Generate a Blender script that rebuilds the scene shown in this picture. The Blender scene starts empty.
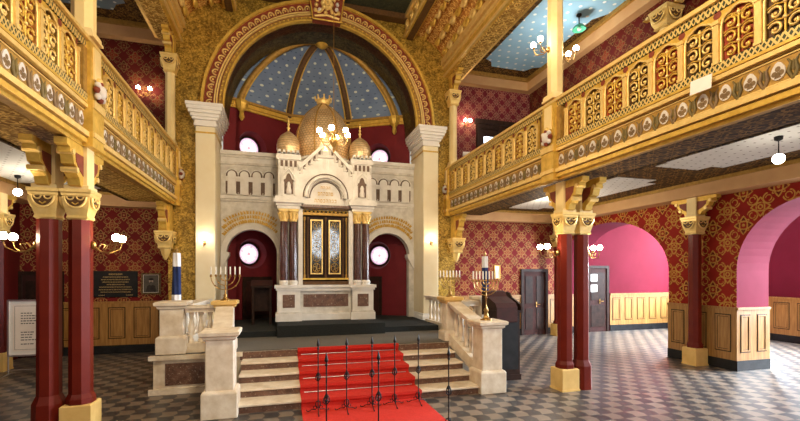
import bpy, bmesh, math, random
from mathutils import Vector, Matrix
random.seed(7)
PI = math.pi
SC = bpy.context.scene
COL = SC.collection

# ------------------------------------------------------------------ node expressions
class E:
    def __init__(s, nt, sock): s.nt, s.s = nt, sock
    def _m(s, op, *a):
        n = s.nt.nodes.new('ShaderNodeMath'); n.operation = op
        for i, v in enumerate((s,) + a):
            if isinstance(v, E): s.nt.links.new(v.s, n.inputs[i])
            else: n.inputs[i].default_value = v
        return E(s.nt, n.outputs[0])
    def __add__(s, o): return s._m('ADD', o)
    __radd__ = __add__
    def __sub__(s, o): return s._m('SUBTRACT', o)
    def __rsub__(s, o): return (s * -1.0) + o
    def __mul__(s, o): return s._m('MULTIPLY', o)
    __rmul__ = __mul__
    def __truediv__(s, o): return s._m('DIVIDE', o)
    def __lt__(s, o): return s._m('LESS_THAN', o)
    def __gt__(s, o): return s._m('GREATER_THAN', o)
    def abs(s): return s._m('ABSOLUTE')
    def frac(s): return s._m('FRACT')
    def floor(s): return s._m('FLOOR')
    def sin(s): return s._m('SINE')
    def sqrt(s): return s._m('SQRT')
    def mx(s, o): return s._m('MAXIMUM', o)
    def mn(s, o): return s._m('MINIMUM', o)
    def atan2(s, o): return s._m('ARCTAN2', o)
    def mod(s, o): return s._m('FLOORED_MODULO', o)

def length(a, b): return (a * a + b * b).sqrt()

class T:
    """tools for one material"""
    def __init__(s, name):
        s.m = bpy.data.materials.new(name); s.m.use_nodes = True
        s.nt = s.m.node_tree
        s.b = s.nt.nodes['Principled BSDF']
        tc = s.nt.nodes.new('ShaderNodeTexCoord'); s.co = tc.outputs['Object']
        sp = s.nt.nodes.new('ShaderNodeSeparateXYZ'); s.nt.links.new(s.co, sp.inputs[0])
        s.x, s.y, s.z = (E(s.nt, sp.outputs[i]) for i in range(3))
    def noise(s, scale, detail=3.0, rough=.5):
        n = s.nt.nodes.new('ShaderNodeTexNoise'); n.inputs['Scale'].default_value = scale
        n.inputs['Detail'].default_value = detail; n.inputs['Roughness'].default_value = rough
        s.nt.links.new(s.co, n.inputs['Vector']); return E(s.nt, n.outputs[0])
    def voronoi(s, scale, feature='F1', out=0):
        n = s.nt.nodes.new('ShaderNodeTexVoronoi'); n.feature = feature; n.inputs['Scale'].default_value = scale
        s.nt.links.new(s.co, n.inputs['Vector']); return E(s.nt, n.outputs[out])
    def white(s, a, b):
        n = s.nt.nodes.new('ShaderNodeTexWhiteNoise'); n.noise_dimensions = '3D'
        c = s.nt.nodes.new('ShaderNodeCombineXYZ')
        s.nt.links.new(a.s, c.inputs[0]); s.nt.links.new(b.s, c.inputs[1]); s.nt.links.new(c.outputs[0], n.inputs['Vector'])
        return E(s.nt, n.outputs[0])
    def mix(s, f, a, b):
        n = s.nt.nodes.new('ShaderNodeMix'); n.data_type = 'RGBA'
        if isinstance(f, E): s.nt.links.new(f.s, n.inputs[0])
        else: n.inputs[0].default_value = f
        for i, v in ((6, a), (7, b)):
            if isinstance(v, E): s.nt.links.new(v.s, n.inputs[i])
            else: n.inputs[i].default_value = (*v[:3], 1)
        return E(s.nt, n.outputs[2])
    def ramp(s, f, lo, hi):
        n = s.nt.nodes.new('ShaderNodeMapRange'); n.inputs[1].default_value = lo; n.inputs[2].default_value = hi
        s.nt.links.new(f.s, n.inputs[0]); return E(s.nt, n.outputs[0])
    def done(s, color, rough=.5, metal=0.0, bump=None, dist=.01, emit=None, strength=0, spec=.5, alpha=None):
        def put(k, v):
            if isinstance(v, E): s.nt.links.new(v.s, s.b.inputs[k])
            elif isinstance(v, tuple): s.b.inputs[k].default_value = (*v[:3], 1)
            else: s.b.inputs[k].default_value = v
        put('Base Color', color); put('Roughness', rough); put('Metallic', metal); put('Specular IOR Level', spec)
        if emit is not None: put('Emission Color', emit); put('Emission Strength', strength)
        if bump is not None:
            n = s.nt.nodes.new('ShaderNodeBump'); n.inputs['Distance'].default_value = dist; n.inputs['Strength'].default_value = .6
            s.nt.links.new(bump.s, n.inputs['Height']); s.nt.links.new(n.outputs[0], s.b.inputs['Normal'])
        return s.m

def varied(name, c1, c2, scale=6, rough=.5, metal=0.0, spec=.3, bumpscale=None, dist=.004):
    t = T(name)
    f = t.ramp(t.noise(scale, 4, .6), .3, .7)
    return t.done(t.mix(f, c1, c2), rough, metal, t.noise(bumpscale, 3) if bumpscale else None, dist, spec=spec)

M = {}
M['gold'] = varied('gold_paint', (.54, .33, .050), (.78, .52, .110), 9, .42, .35, bumpscale=30)
M['gold_light'] = varied('gold_leaf_light', (.78, .55, .18), (.90, .68, .28), 12, .38, .35)
M['gold_dark'] = varied('gold_dark', (.30, .17, .04), (.50, .30, .07), 14, .5, .3)
M['gold_dome'] = None
M['cream'] = varied('cream_paint', (.80, .62, .28), (.88, .71, .37), 3, .5)
M['pilaster'] = varied('pilaster_cream', (.80, .70, .46), (.87, .79, .58), 2, .55)
M['beige'] = varied('beige_cornice', (.54, .31, .14), (.62, .38, .18), 2, .6)
M['stone'] = varied('pale_marble', (.62, .51, .37), (.86, .78, .65), 5, .45, bumpscale=20, dist=.003)
M['arkstone'] = varied('ark_white_stone', (.64, .61, .56), (.80, .78, .74), 4, .5, bumpscale=25, dist=.003)
M['arkgrey'] = varied('ark_grey_stone', (.50, .47, .41), (.74, .71, .65), 6, .5, bumpscale=25, dist=.003)
M['niche'] = varied('niche_brown_shade', (.11, .07, .05), (.19, .125, .09), 6, .6)  # brown of the niches, also inlaid as painted shade in shallow recesses
M['redcol'] = varied('red_lacquer', (.115, .009, .004), (.155, .015, .006), 3, .36, spec=.22)
M['winecol'] = varied('wine_lacquer', (.075, .006, .005), (.10, .009, .007), 3, .4, spec=.2)
M['pink'] = varied('pink_plaster', (.115, .0075, .018), (.14, .010, .024), 1.2, .85, spec=.1)
M['reveal'] = varied('reveal_pink_lit', (.165, .014, .034), (.205, .022, .048), 1.2, .85, spec=.1)  # pink plaster made lighter for the daylight falling on the arch reveals
M['apsered'] = varied('apse_red_plaster', (.13, .007, .012), (.18, .012, .018), 2, .7)
M['black'] = varied('black_base', (.008, .008, .009), (.02, .02, .022), 5, .5, spec=.2)
M['iron'] = varied('black_iron', (.012, .012, .014), (.03, .03, .03), 20, .45, .6)
M['brass'] = varied('old_brass', (.30, .17, .05), (.50, .31, .10), 20, .3, .9)
M['steel'] = varied('brushed_steel', (.55, .55, .57), (.7, .7, .72), 20, .3, .9)
M['darkwood'] = varied('dark_wood', (.016, .008, .006), (.04, .018, .012), 8, .5, spec=.15)
M['cover'] = varied('dark_cloth', (.028, .008, .006), (.05, .012, .009), 8, .8)
M['greycarpet'] = varied('grey_carpet', (.11, .105, .095), (.16, .152, .138), 40, .9, bumpscale=300)
M['blackcarpet'] = varied('charcoal_carpet', (.012, .015, .016), (.026, .03, .032), 40, .9, bumpscale=300)
M['redcarpet'] = varied('red_carpet', (.52, .022, .012), (.62, .032, .018), 30, .85, bumpscale=250)
M['inscription'] = varied('gilt_letters', (.42, .24, .03), (.58, .36, .06), 9, .4, .3)
M['white'] = varied('white_paint', (.80, .79, .76), (.86, .85, .83), 5, .5)
M['candle'] = varied('candle_white', (.85, .83, .76), (.9, .88, .82), 5, .4)
M['flagblue'] = varied('flag_blue', (.010, .020, .085), (.02, .04, .14), 8, .8)
M['flagwhite'] = varied('flag_white', (.75, .77, .82), (.85, .86, .9), 8, .8)
M['paper'] = varied('paper', (.80, .74, .68), (.86, .80, .74), 8, .7)
M['ink'] = varied('ink', (.05, .05, .06), (.10, .10, .12), 8, .7)
M['greenglass'] = varied('green_glass', (.05, .30, .20), (.10, .45, .30), 8, .15)
M['oilpaint'] = varied('oil_dark', (.012, .010, .010), (.045, .035, .03), 9, .35)
M['skinpaint'] = varied('oil_flesh', (.36, .27, .2), (.48, .38, .3), 9, .4)
M['silverframe'] = varied('worn_gilt_frame', (.05, .03, .012), (.22, .15, .06), 20, .35, .5)
M['redpanel'] = varied('red_panel', (.30, .045, .018), (.42, .075, .03), 20, .55)
M['brownpanel'] = varied('brown_panel', (.075, .036, .014), (.14, .07, .025), 20, .55)
M['redband'] = varied('red_brown_band', (.17, .035, .018), (.25, .055, .028), 10, .55)
M['coveorange'] = None

def emitter(name, col, st):
    t = T(name); return t.done((.9, .85, .75), .4, emit=col, strength=st)
M['bulb'] = emitter('bulb_glow', (1.0, .80, .52), 70)
M['bulbbig'] = emitter('globe_glow', (1.0, .90, .74), 28)

def m_dome():
    t = T('gilded_scales')
    a = t.x.atan2(t.y) * 6.0
    v = t.z * 17.0
    row = v.floor()
    u = (a * 1.3 + (row.mod(2.0)) * .5).frac() - .5
    w = v.frac()
    edge = length(u * 1.4, w - 1.0)
    line = (edge - .75).abs() < .13
    f = t.noise(5, 3)
    c = t.mix(t.ramp(f, .3, .7), (.74, .50, .26), (.95, .76, .46))
    c = t.mix(line * .6, c, (.25, .13, .04))
    return t.done(c, .32, .55, edge, .01)
M['gold_dome'] = m_dome()

def m_mosaic(name, c1, c2, c3, sc):
    t = T(name)
    v = t.voronoi(sc, 'F1', 1)
    sp = t.nt.nodes.new('ShaderNodeSeparateColor'); t.nt.links.new(v.s, sp.inputs[0])
    r = E(t.nt, sp.outputs[0])
    c = t.mix(r, c1, c2)
    dark = t.ramp(t.noise(sc * .22, 4, .7), .48, .62)
    c = t.mix(dark * .6, c, c3)
    return t.done(c, .38, .45, r, .01)
M['mosaic'] = m_mosaic('gold_mosaic', (.26, .15, .018), (.74, .49, .09), (.10, .055, .008), 34)
M['mosaicdark'] = m_mosaic('dark_mosaic', (.04, .035, .014), (.17, .13, .045), (.012, .010, .006), 24)

def m_stars(name, base1, base2, dot, px, pz, polar=None, size=.17, dark=None):
    t = T(name)
    if polar:
        cx, cy = polar
        u = (t.x - cx).atan2(t.y - cy) * px; v = t.z * pz
    else:
        u = t.x * px; v = t.y * pz
    fv = v.floor().mod(2.0) * .5
    a = (u + fv).frac() - .5; b = v.frac() - .5
    d = length(a, b) < size
    c = t.mix(t.ramp(t.noise(1.6, 3), .3, .7), base1, base2)
    if dark is not None:
        d2 = length((u + fv + .5).frac() - .5, (v + .5).frac() - .5) < size * .7
        c = t.mix(d2 * .8, c, dark)
    c = t.mix(d, c, dot)
    return t.done(c, .7)
XC = 1.10
M['domeblue'] = m_stars('dome_blue', (.12, .18, .33), (.18, .26, .42), (.62, .68, .62), 5.2, 4.6, (XC, 10.6), .13, (.03, .07, .14))
M['skyceil'] = m_stars('star_ceiling', (.25, .50, .72), (.33, .58, .80), (.85, .88, .85), 3.6, 3.6, None, .14)
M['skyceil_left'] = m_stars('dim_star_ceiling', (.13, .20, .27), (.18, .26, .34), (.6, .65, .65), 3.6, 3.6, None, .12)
M['aisleceil'] = m_stars('aisle_ceiling', (.60, .60, .57), (.68, .68, .65), (.16, .14, .12), 5, 6, None, .10)

def m_paper(name, base, base2, gold, L=.62, k=1.05):
    t = T(name)
    p = ((t.x + t.y) / L).frac() - .5
    q = (t.z / (L * 1.06)).frac() - .5
    a, b = p.abs(), q.abs()
    w = .020 * k
    r4 = length(a, b); th = a.atan2(b)
    c4 = (th * 4.0 + PI/2).sin(); c8 = (th * 8.0 + PI/2).sin()
    f2 = r4 - (c4 * -.05 + c8 * .025 + .15)
    rc = length(a - .5, b - .5)
    e, h = .5 - a, .5 - b
    lens = lambda u, v: length(u + .25, v) - .37
    l1, l2 = lens(a, b), lens(b, a)
    l3, l4 = lens(e, h), lens(h, e)
    ds = length(a - .27, b - .27)
    scroll = ((ds - .15).abs() < w) * ((a + b) > .42)
    scroll2 = ((ds - .085).abs() < w * .8) * ((a + b) < .62)
    g = (f2.abs() < w).mx(l1.abs() < w).mx(l2.abs() < w).mx(l3.abs() < w).mx(l4.abs() < w).mx(scroll).mx(scroll2).mx((rc - .06).abs() < w).mx(r4 < .05)
    f1 = l1.mn(l2); f3 = l3.mn(l4)
    rough = t.noise(24, 3)
    c = t.mix(t.ramp(t.noise(2.2, 3), .3, .7), base, base2)
    c = t.mix((f1 < 0.0) * (f2 > 0.0) * .6, c, (.055, .018, .008))
    c = t.mix((f3 < 0.0) * .4, c, (.30, .03, .014))
    c = t.mix(g * t.ramp(rough, .22, .5), c, gold)
    return t.done(c, .7, spec=.12)
M['paperred'] = m_paper('red_gold_wallpaper', (.21, .012, .008), (.29, .020, .012), (.46, .25, .05))
M['paperwine'] = m_paper('wine_wallpaper', (.13, .010, .011), (.18, .015, .015), (.34, .18, .06), .5, .9)
M['paperpurple'] = m_paper('purple_wallpaper', (.12, .012, .022), (.17, .02, .03), (.34, .17, .12), .40, .9)
M['papershade'] = m_paper('shaded_wallpaper', (.075, .009, .008), (.11, .012, .010), (.17, .09, .035), .5, .8)  # wallpaper darkened so its colour carries the shadow in the galleries

def m_soffit(name, base, gold):
    t = T(name)
    u = t.x * 3.1; v = t.y * 3.1
    a = (u.frac() - .5).abs(); b = (v.frac() - .5).abs()
    r = length(a - .25, b - .25)
    g = ((r - .18).abs() < .05).mx((length(a, b) - .13).abs() < .04).mx((a - b).abs() < .03)
    c = t.mix(t.ramp(t.noise(2, 3), .35, .65), base, tuple(x * 1.5 for x in base))
    c = t.mix(g * t.ramp(t.noise(14, 3), .35, .6), c, gold)
    return t.done(c, .75, spec=.08)
M['soffit'] = m_soffit('soffit_ornament', (.034, .019, .009), (.24, .13, .035))
M['soffitgold'] = m_soffit('soffit_gold_ornament', (.24, .13, .03), (.80, .55, .15))
M['cove'] = m_soffit('cove_ornament', (.30, .115, .028), (.80, .52, .15))
M['coffer'] = m_soffit('coffer_green', (.035, .040, .026), (.07, .07, .04))

def m_oak():
    t = T('oak')
    n = t.nt.nodes.new('ShaderNodeMapping'); n.inputs['Scale'].default_value = (14, 14, 1.2)
    t.nt.links.new(t.co, n.inputs[0])
    z = t.nt.nodes.new('ShaderNodeTexNoise'); z.inputs['Scale'].default_value = 2.0; z.inputs['Detail'].default_value = 5
    t.nt.links.new(n.outputs[0], z.inputs['Vector'])
    f = E(t.nt, z.outputs[0])
    return t.done(t.mix(t.ramp(f, .3, .7), (.25, .115, .026), (.43, .225, .060)), .42, bump=f, dist=.003)
M['oak'] = m_oak()
M['groove'] = varied('oak_groove', (.03, .014, .005), (.05, .022, .008), 9, .5)

def m_marble_brown():
    t = T('brown_marble')
    v = t.ramp(t.noise(26, 5, .75), .58, .68)
    c = t.mix(t.ramp(t.noise(7, 4, .7), .3, .7), (.075, .032, .020), (.21, .11, .07))
    return t.done(t.mix(v * .8, c, (.70, .60, .46)), .3)
M['brownmarble'] = m_marble_brown()
def m_marble_col():
    t = T('porphyry')
    v = t.ramp(t.noise(40, 4, .7), .60, .70)
    c = t.mix(t.ramp(t.noise(9, 4, .7), .3, .7), (.040, .014, .012), (.11, .04, .032))
    return t.done(t.mix(v * .5, c, (.45, .36, .32)), .22)
M['porphyry'] = m_marble_col()

def m_floor():
    t = T('floor_tiles')
    u = t.x / .20; v = t.y / .225
    row = v.floor()
    uu = u + (v.frac() - .5).abs() * .35
    ck = (uu.floor() + row).mod(2.0)
    rnd = t.white(uu.floor(), row)
    fu = (uu.frac() - .5).abs(); fv = (v.frac() - .5).abs()
    grout = (fu > .475).mx(fv > .475)
    light = t.mix(rnd, (.175, .138, .106), (.235, .188, .145))
    dark = t.mix(rnd, (.030, .032, .036), (.053, .053, .056))
    c = t.mix(ck, dark, light)
    c = t.mix(t.ramp(t.noise(1.1, 3), .4, .8) * .35, c, (.10, .075, .06))
    c = t.mix(grout * .6, c, (.035, .032, .03))
    r = t.ramp(t.noise(3, 3), .2, .8) * .10 + .30
    return t.done(c, r, spec=.6)
M['floor'] = m_floor()

def m_rope(name, z0, h, n):
    t = T(name)
    a = ((t.y * n).frac() - .5).abs() * 2.0
    b = (t.z - z0) / h
    g = (a - b).abs() < .22
    g = g.mx(((a + b - 1.0).abs() < .14))
    return t.done(t.mix(g, (.040, .050, .016), (.70, .50, .17)), .45, .2)

def m_stained(name):
    # round stained-glass window lit by the day outside; local x,z = across / up
    t = T(name)
    r = length(t.x, t.z)
    a = t.x.atan2(t.z)
    pet = (a * 4.0).sin() * .06
    ring = ((r - .13 - pet).abs() < .014).mx((r - .22).abs() < .010).mx((r < .045))
    spokes = ((a * 4.0 / PI).frac() - .5).abs() < .035
    col = t.mix(t.noise(14, 2), (.82, .86, 1.0), (1.0, .94, .92))
    tint = t.mix(ring, col, (.62, .34, .40))
    tint = t.mix(spokes * (r > .15) * .7, tint, (.38, .30, .50))
    rim = r > .235
    tint = t.mix(rim * .8, tint, (.45, .25, .40))
    return t.done(tint, .2, emit=tint, strength=1.05)
M['stained'] = m_stained('stained_glass')
M['daypane'] = (lambda t: t.done((.8, .85, .9), .2, emit=(.75, .88, 1.0), strength=3.0))(T('bright_pane'))
M['roseday'] = (lambda t: t.done((.8, .85, .9), .2, emit=(.80, .90, 1.0), strength=9.0))(T('rose_window_daylight'))
def m_arkdoor():
    t = T('ark_door_glass')
    g = ((t.noise(22, 3) - .5).abs() < .030)
    c = t.mix(g, (.008, .011, .016), (.13, .13, .11))
    return t.done(c, .06, 0.0, spec=1.0)
M['arkglass'] = m_arkdoor()

# ------------------------------------------------------------------ mesh builder
class MB:
    def __init__(s): s.v, s.f, s.mi, s.sm, s.mats, s.X = [], [], [], [], [], None
    def mat(s, m):
        if m not in s.mats: s.mats.append(m)
        return s.mats.index(m)
    def add(s, vs, fs, m, smooth=False):
        b = len(s.v); k = s.mat(m)
        for v in vs:
            v = Vector(v)
            if s.X is not None: v = s.X @ v
            s.v.append(v)
        for f in fs:
            s.f.append([b + i for i in f]); s.mi.append(k); s.sm.append(smooth)
        return s
    def box(s, x0, x1, y0, y1, z0, z1, m):
        return s.add([(x0,y0,z0),(x1,y0,z0),(x1,y1,z0),(x0,y1,z0),(x0,y0,z1),(x1,y0,z1),(x1,y1,z1),(x0,y1,z1)],
                     [(0,3,2,1),(4,5,6,7),(0,1,5,4),(1,2,6,5),(2,3,7,6),(3,0,4,7)], m)
    def cbox(s, cx, cy, z0, z1, w, d, m): return s.box(cx-w/2, cx+w/2, cy-d/2, cy+d/2, z0, z1, m)
    def loft(s, rings, m, smooth=False, closed=True, caps=True):
        n = len(rings[0]); vs = [p for r in rings for p in r]; fs = []
        for i in range(len(rings)-1):
            for j in range(n if closed else n-1):
                k = (j+1) % n
                fs.append((i*n+j, i*n+k, (i+1)*n+k, (i+1)*n+j))
        s.add(vs, fs, m, smooth)
        if caps and closed:
            s.add(rings[0], [tuple(range(n))[::-1]], m); s.add(rings[-1], [tuple(range(n))], m)
        return s
    def lathe(s, prof, c, m, n=20, smooth=True, a0=0.0, caps=True):
        cx, cy, cz = c
        rings = [[(cx + r*math.cos(a0 + 2*PI*j/n), cy + r*math.sin(a0 + 2*PI*j/n), cz + z) for j in range(n)] for r, z in prof]
        return s.loft(rings, m, smooth, True, caps)
    def square(s, prof, c, m, smooth=False):
        """stack of square sections: prof of (half width, z)"""
        r = [[(c[0]-h, c[1]-h, c[2]+z), (c[0]+h, c[1]-h, c[2]+z), (c[0]+h, c[1]+h, c[2]+z), (c[0]-h, c[1]+h, c[2]+z)] for h, z in prof]
        return s.loft(r, m, smooth)
    def prism(s, poly, axis, a, b, m):
        """2-D polygon extruded: axis 'y' poly=(x,z); 'x' poly=(y,z); 'z' poly=(x,y)"""
        f = {'y': lambda p, t: (p[0], t, p[1]), 'x': lambda p, t: (t, p[0], p[1]), 'z': lambda p, t: (p[0], p[1], t)}[axis]
        n = len(poly)
        vs = [f(p, a) for p in poly] + [f(p, b) for p in poly]
        fs = [tuple(range(n)), tuple(range(2*n-1, n-1, -1))] + [(i, n+i, n+(i+1) % n, (i+1) % n) for i in range(n)]
        return s.add(vs, fs, m)
    def tube(s, pts, r, m, n=6, closed=False, smooth=True):
        pts = [Vector(p) for p in pts]; rings = []; N = len(pts)
        up = None
        for i, p in enumerate(pts):
            a = pts[(i-1) % N] if (closed or i > 0) else p
            b = pts[(i+1) % N] if (closed or i < N-1) else p
            d = (b - a).normalized()
            if up is None:
                up = Vector((0,0,1)) if abs(d.z) < .9 else Vector((1,0,0))
            x = up.cross(d)
            if x.length < 1e-5: x = Vector((1,0,0)).cross(d)
            x.normalize(); up2 = d.cross(x).normalized(); up = up2
            rr = r[i] if isinstance(r, (list, tuple)) else r
            rings.append([p + x*rr*math.cos(2*PI*k/n) + up2*rr*math.sin(2*PI*k/n) for k in range(n)])
        if closed: rings.append(rings[0])
        return s.loft(rings, m, smooth, True, not closed)
    def sphere(s, c, r, m, n=12, sz=1.0):
        k = max(4, n//2)
        return s.lathe([(max(r*math.sin(PI*i/k), 1e-4), -r*sz*math.cos(PI*i/k)) for i in range(k+1)], c, m, n)
    def disc(s, pts, m): return s.add(pts, [tuple(range(len(pts)))], m)
    def build(s, name, parent=None, world=True, loc=None, bevel=0.0):
        """verts are world coordinates unless world=False; children keep the parent's origin"""
        org = Vector((0,0,0))
        if world:
            if parent is not None:
                q = parent
                while q is not None: org = org + q.location; q = q.parent
            elif loc is not None: org = Vector(loc)
        me = bpy.data.meshes.new(name)
        me.from_pydata([tuple(v - org) for v in s.v], [], s.f)
        for m in s.mats: me.materials.append(m)
        me.polygons.foreach_set('material_index', s.mi)
        me.polygons.foreach_set('use_smooth', s.sm)
        bm = bmesh.new(); bm.from_mesh(me); bmesh.ops.recalc_face_normals(bm, faces=bm.faces)
        if bevel:
            bmesh.ops.remove_doubles(bm, verts=bm.verts, dist=1e-5)
            es = [e for e in bm.edges if len(e.link_faces) == 2 and e.calc_face_angle(0) > .6]
            bmesh.ops.bevel(bm, geom=es, offset=bevel, segments=1, affect='EDGES', clamp_overlap=True)
        bm.to_mesh(me); bm.free(); me.update()
        o = bpy.data.objects.new(name, me); COL.objects.link(o)
        if parent is not None: o.parent = parent
        elif loc is not None: o.location = loc
        return o

def tag(o, label, cat, group=None, kind=None):
    o['label'] = label; o['category'] = cat
    if group: o['group'] = group
    o['kind'] = kind or 'thing'
    return o
def thing(name, loc, label, cat, group=None, kind=None, rz=0.0):
    o = bpy.data.objects.new(name, None); COL.objects.link(o)
    o.empty_display_size = .1; o.location = loc; o.rotation_euler = (0, 0, rz)
    return tag(o, label, cat, group, kind)
def struct(mb, name, label=None, parent=None):
    o = mb.build(name, parent)
    if parent is None:
        o['kind'] = 'structure'
        if label: o['label'] = label
        o['category'] = name.split('_')[0]
    return o
def dup(root, loc, label, rz=None):
    def cp(o, par):
        c = o.copy(); COL.objects.link(c)
        if par is not None:
            c.parent = par; c.matrix_parent_inverse = o.matrix_parent_inverse.copy()
        for ch in [k for k in ALLCH.get(o.name, [])]: cp(ch, c)
        return c
    ALLCH = {}
    for k in bpy.data.objects:
        if k.parent is not None: ALLCH.setdefault(k.parent.name, []).append(k)
    r = cp(root, None); r.location = loc; r['label'] = label
    if rz is not None: r.rotation_euler = (0, 0, rz)
    return r
def arc(cx, cz, r, a0, a1, n): return [(cx + r*math.cos(a0 + (a1-a0)*i/n), cz + r*math.sin(a0 + (a1-a0)*i/n)) for i in range(n+1)]
# ================================================================== THE SETTING
YW, YE, XL, XR, YC = 10.9, 12.0, -2.35, 4.5, 6.2
WXR, WXL, ZA = 8.95, -5.9, 3.95
YB = -4.0
P_TOP = .65

fl = MB().box(-6.3, 14.5, YB, 13.4, -.12, 0, M['floor']); struct(fl, 'floor')

# raised platform before the ark
pl = MB()
pl.box(-2.0, 4.62, 7.75, 12.7, 0.0, P_TOP-.02, M['stone'])
pl.box(-.66, 3.20, 7.728, 7.75, .50, P_TOP-.018, M['brownmarble'])
for xa, xb in ((-2.06, -.62), (3.2, 4.68)): pl.box(xa, xb, 7.69, 7.80, P_TOP-.085, P_TOP-.015, M['stone'])
pl.box(-2.06, -1.1, 7.69, 7.75, 0, .09, M['stone'])
pl.box(-1.82, -1.02, 7.728, 7.75, .14, .50, M['brownmarble'])
pl.box(-1.98, 4.6, 7.78, 12.7, P_TOP-.02, P_TOP, M['greycarpet'])
struct(pl, 'floor_platform')
st = MB()
st.box(XC-2.5, XC+2.5, 9.32, 12.6, P_TOP, .77, M['blackcarpet'])
st.box(-.06, 2.26, 9.15, 11.6, P_TOP, .89, M['blackcarpet'])
struct(st, 'floor_ark_step')

# ---- walls with arched openings
def arch_wall(mb, axis, d0, d1, a0, a1, openings, z0, z1, mf, mbk, mr, n=28):
    """openings: (from, to, springing z[, half width of the arch, rise]); piers beside a narrower arch leave a ledge"""
    P = (lambda a, d, z: (d, a, z)) if axis == 'x' else (lambda a, d, z: (a, d, z))
    cur = a0
    for op in openings + [(a1,)]:
        o0 = op[0]
        for d, m in ((d0, mf), (d1, mbk)):
            if o0 - cur > 1e-6: mb.add([P(cur,d,z0), P(o0,d,z0), P(o0,d,z1), P(cur,d,z1)], [(0,1,2,3)], m)
        if len(op) == 1: break
        o1, spring = op[1], op[2]
        c = (o0+o1)/2; r = op[3] if len(op) > 3 else (o1-o0)/2; h = op[4] if len(op) > 4 else r
        pts = [(c - r*math.cos(PI*i/n), spring + h*math.sin(PI*i/n)) for i in range(n+1)]
        if r < (o1-o0)/2 - 1e-6: pts = [(o0, spring)] + pts + [(o1, spring)]
        for (p, q) in zip(pts, pts[1:]):
            for d, m in ((d0, mf), (d1, mbk)):
                mb.add([P(p[0],d,p[1]), P(q[0],d,q[1]), P(q[0],d,z1), P(p[0],d,z1)], [(0,1,2,3)], m)
        full = [(o0, z0)] + pts + [(o1, z0)]
        mb.add([P(a,d0,z) for a, z in full] + [P(a,d1,z) for a, z in full],
               [(i, i+1, len(full)+i+1, len(full)+i) for i in range(len(full)-1)], mr)
        cur = o1
    for a in (a0, a1):
        mb.add([P(a,d0,z0), P(a,d1,z0), P(a,d1,z1), P(a,d0,z1)], [(0,1,2,3)], mf)
    mb.add([P(a0,d0,z1), P(a1,d0,z1), P(a1,d1,z1), P(a0,d1,z1)], [(0,1,2,3)], mf)
    return mb

struct(arch_wall(MB(), 'y', YW, 11.6, XL-.15, XR+.2, [(XC-2.965, XC+2.965, 5.85, 2.45)], 0, 9.3, M['mosaic'], M['apsered'], M['mosaicdark'], 48), 'wall_apse_arch')
struct(arch_wall(MB(), 'x', WXR, 9.85, YB, 12.0, [(-.6, 2.1, 2.05), (3.7, 6.37, 2.05), (7.93, 11.995, 2.05, 2.0325, 1.38)], 0, ZA, M['paperred'], M['pink'], M['reveal']), 'wall_right')
struct(MB().box(XR+.2, WXR, YE, YE+.2, 0, ZA, M['paperwine']), 'wall_right_end')
struct(MB().box(WXL, XL-.15, YE, YE+.2, 0, ZA, M['paperwine']), 'wall_left_end')
struct(MB().box(WXL-.25, WXL, YB, YE+.2, 0, ZA, M['winecol']), 'wall_left')
struct(MB().box(WXR, 14.1, YE, YE+.2, 0, 4.4, M['pink']), 'wall_hall_end')
# hall side wall with two tall daylight windows
def window_wall():
    mb = MB(); X0, X1 = 14.1, 14.45
    ys = [YB, 2.6, 6.6, 9.5, 11.5, 12.2]
    for i in (0, 2, 4): mb.box(X0, X1, ys[i], ys[i+1], 0, 4.4, M['pink'])
    for i in (1, 3):
        mb.box(X0, X1, ys[i], ys[i+1], 0, 1.0, M['pink']); mb.box(X0, X1, ys[i], ys[i+1], 3.9, 4.4, M['pink'])
    struct(mb, 'wall_hall_side')
    for k, (a, b) in enumerate(((2.6, 6.6), (9.5, 11.5))):
        w = MB()
        n = 4 if b-a > 3 else 2
        for j in range(n+1):
            y = a + (b-a)*j/n
            w.box(14.25, 14.32, max(a, y-.04), min(b, y+.04), 1.0, 3.9, M['white'])
        for z in (1.0, 2.4, 3.82): w.box(14.25, 14.32, a, b, z, z+.08, M['white'])
        struct(w, 'window_%d' % (k+5))
window_wall()
struct(MB().box(9.85, 14.45, YB, 12.7, 4.1, 4.2, M['white']), 'ceiling_hall')

# ---- oak wainscot with black base
def wainscot(mb, p0, p1, n, count, h0=.21, h=1.28, skip=()):
    p0, p1, n = Vector((*p0, 0)), Vector((*p1, 0)), Vector((*n, 0))
    L = (p1-p0).length; d = (p1-p0)/L
    def slab(a, b, z0, z1, t0, t1, m):
        q = [p0 + d*a + n*t0, p0 + d*b + n*t0, p0 + d*b + n*t1, p0 + d*a + n*t1]
        vs = [(v.x, v.y, z0) for v in q] + [(v.x, v.y, z1) for v in q]
        mb.add(vs, [(0,3,2,1),(4,5,6,7),(0,1,5,4),(1,2,6,5),(2,3,7,6),(3,0,4,7)], m)
    slab(0, L, h0, h-.02, 0, .025, M['oak'])
    slab(0, L, 0, h0, 0, .035, M['black'])
    slab(0, L, h-.035, h+.015, 0, .05, M['oak'])
    w = L / count
    for i in range(count):
        a, b = i*w + .09, (i+1)*w - .09
        za, zb = h0+.16, h-.13
        for ins, th in ((0, .022), (.05, .010)):
            A, B, C, D = a+ins, b-ins, za+ins, zb-ins
            slab(A, B, C, C+th, .024, .028, M['groove']); slab(A, B, D-th, D, .024, .028, M['groove'])
            slab(A, A+th, C, D, .024, .028, M['groove']); slab(B-th, B, C, D, .024, .028, M['groove'])
        slab(a+.022, b-.022, za+.022, za+.05, .024, .038, M['oak']); slab(a+.022, b-.022, zb-.05, zb-.022, .024, .038, M['oak'])
        slab(a+.022, a+.05, za+.05, zb-.05, .024, .038, M['oak']); slab(b-.05, b-.022, za+.05, zb-.05, .024, .038, M['oak'])
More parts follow.
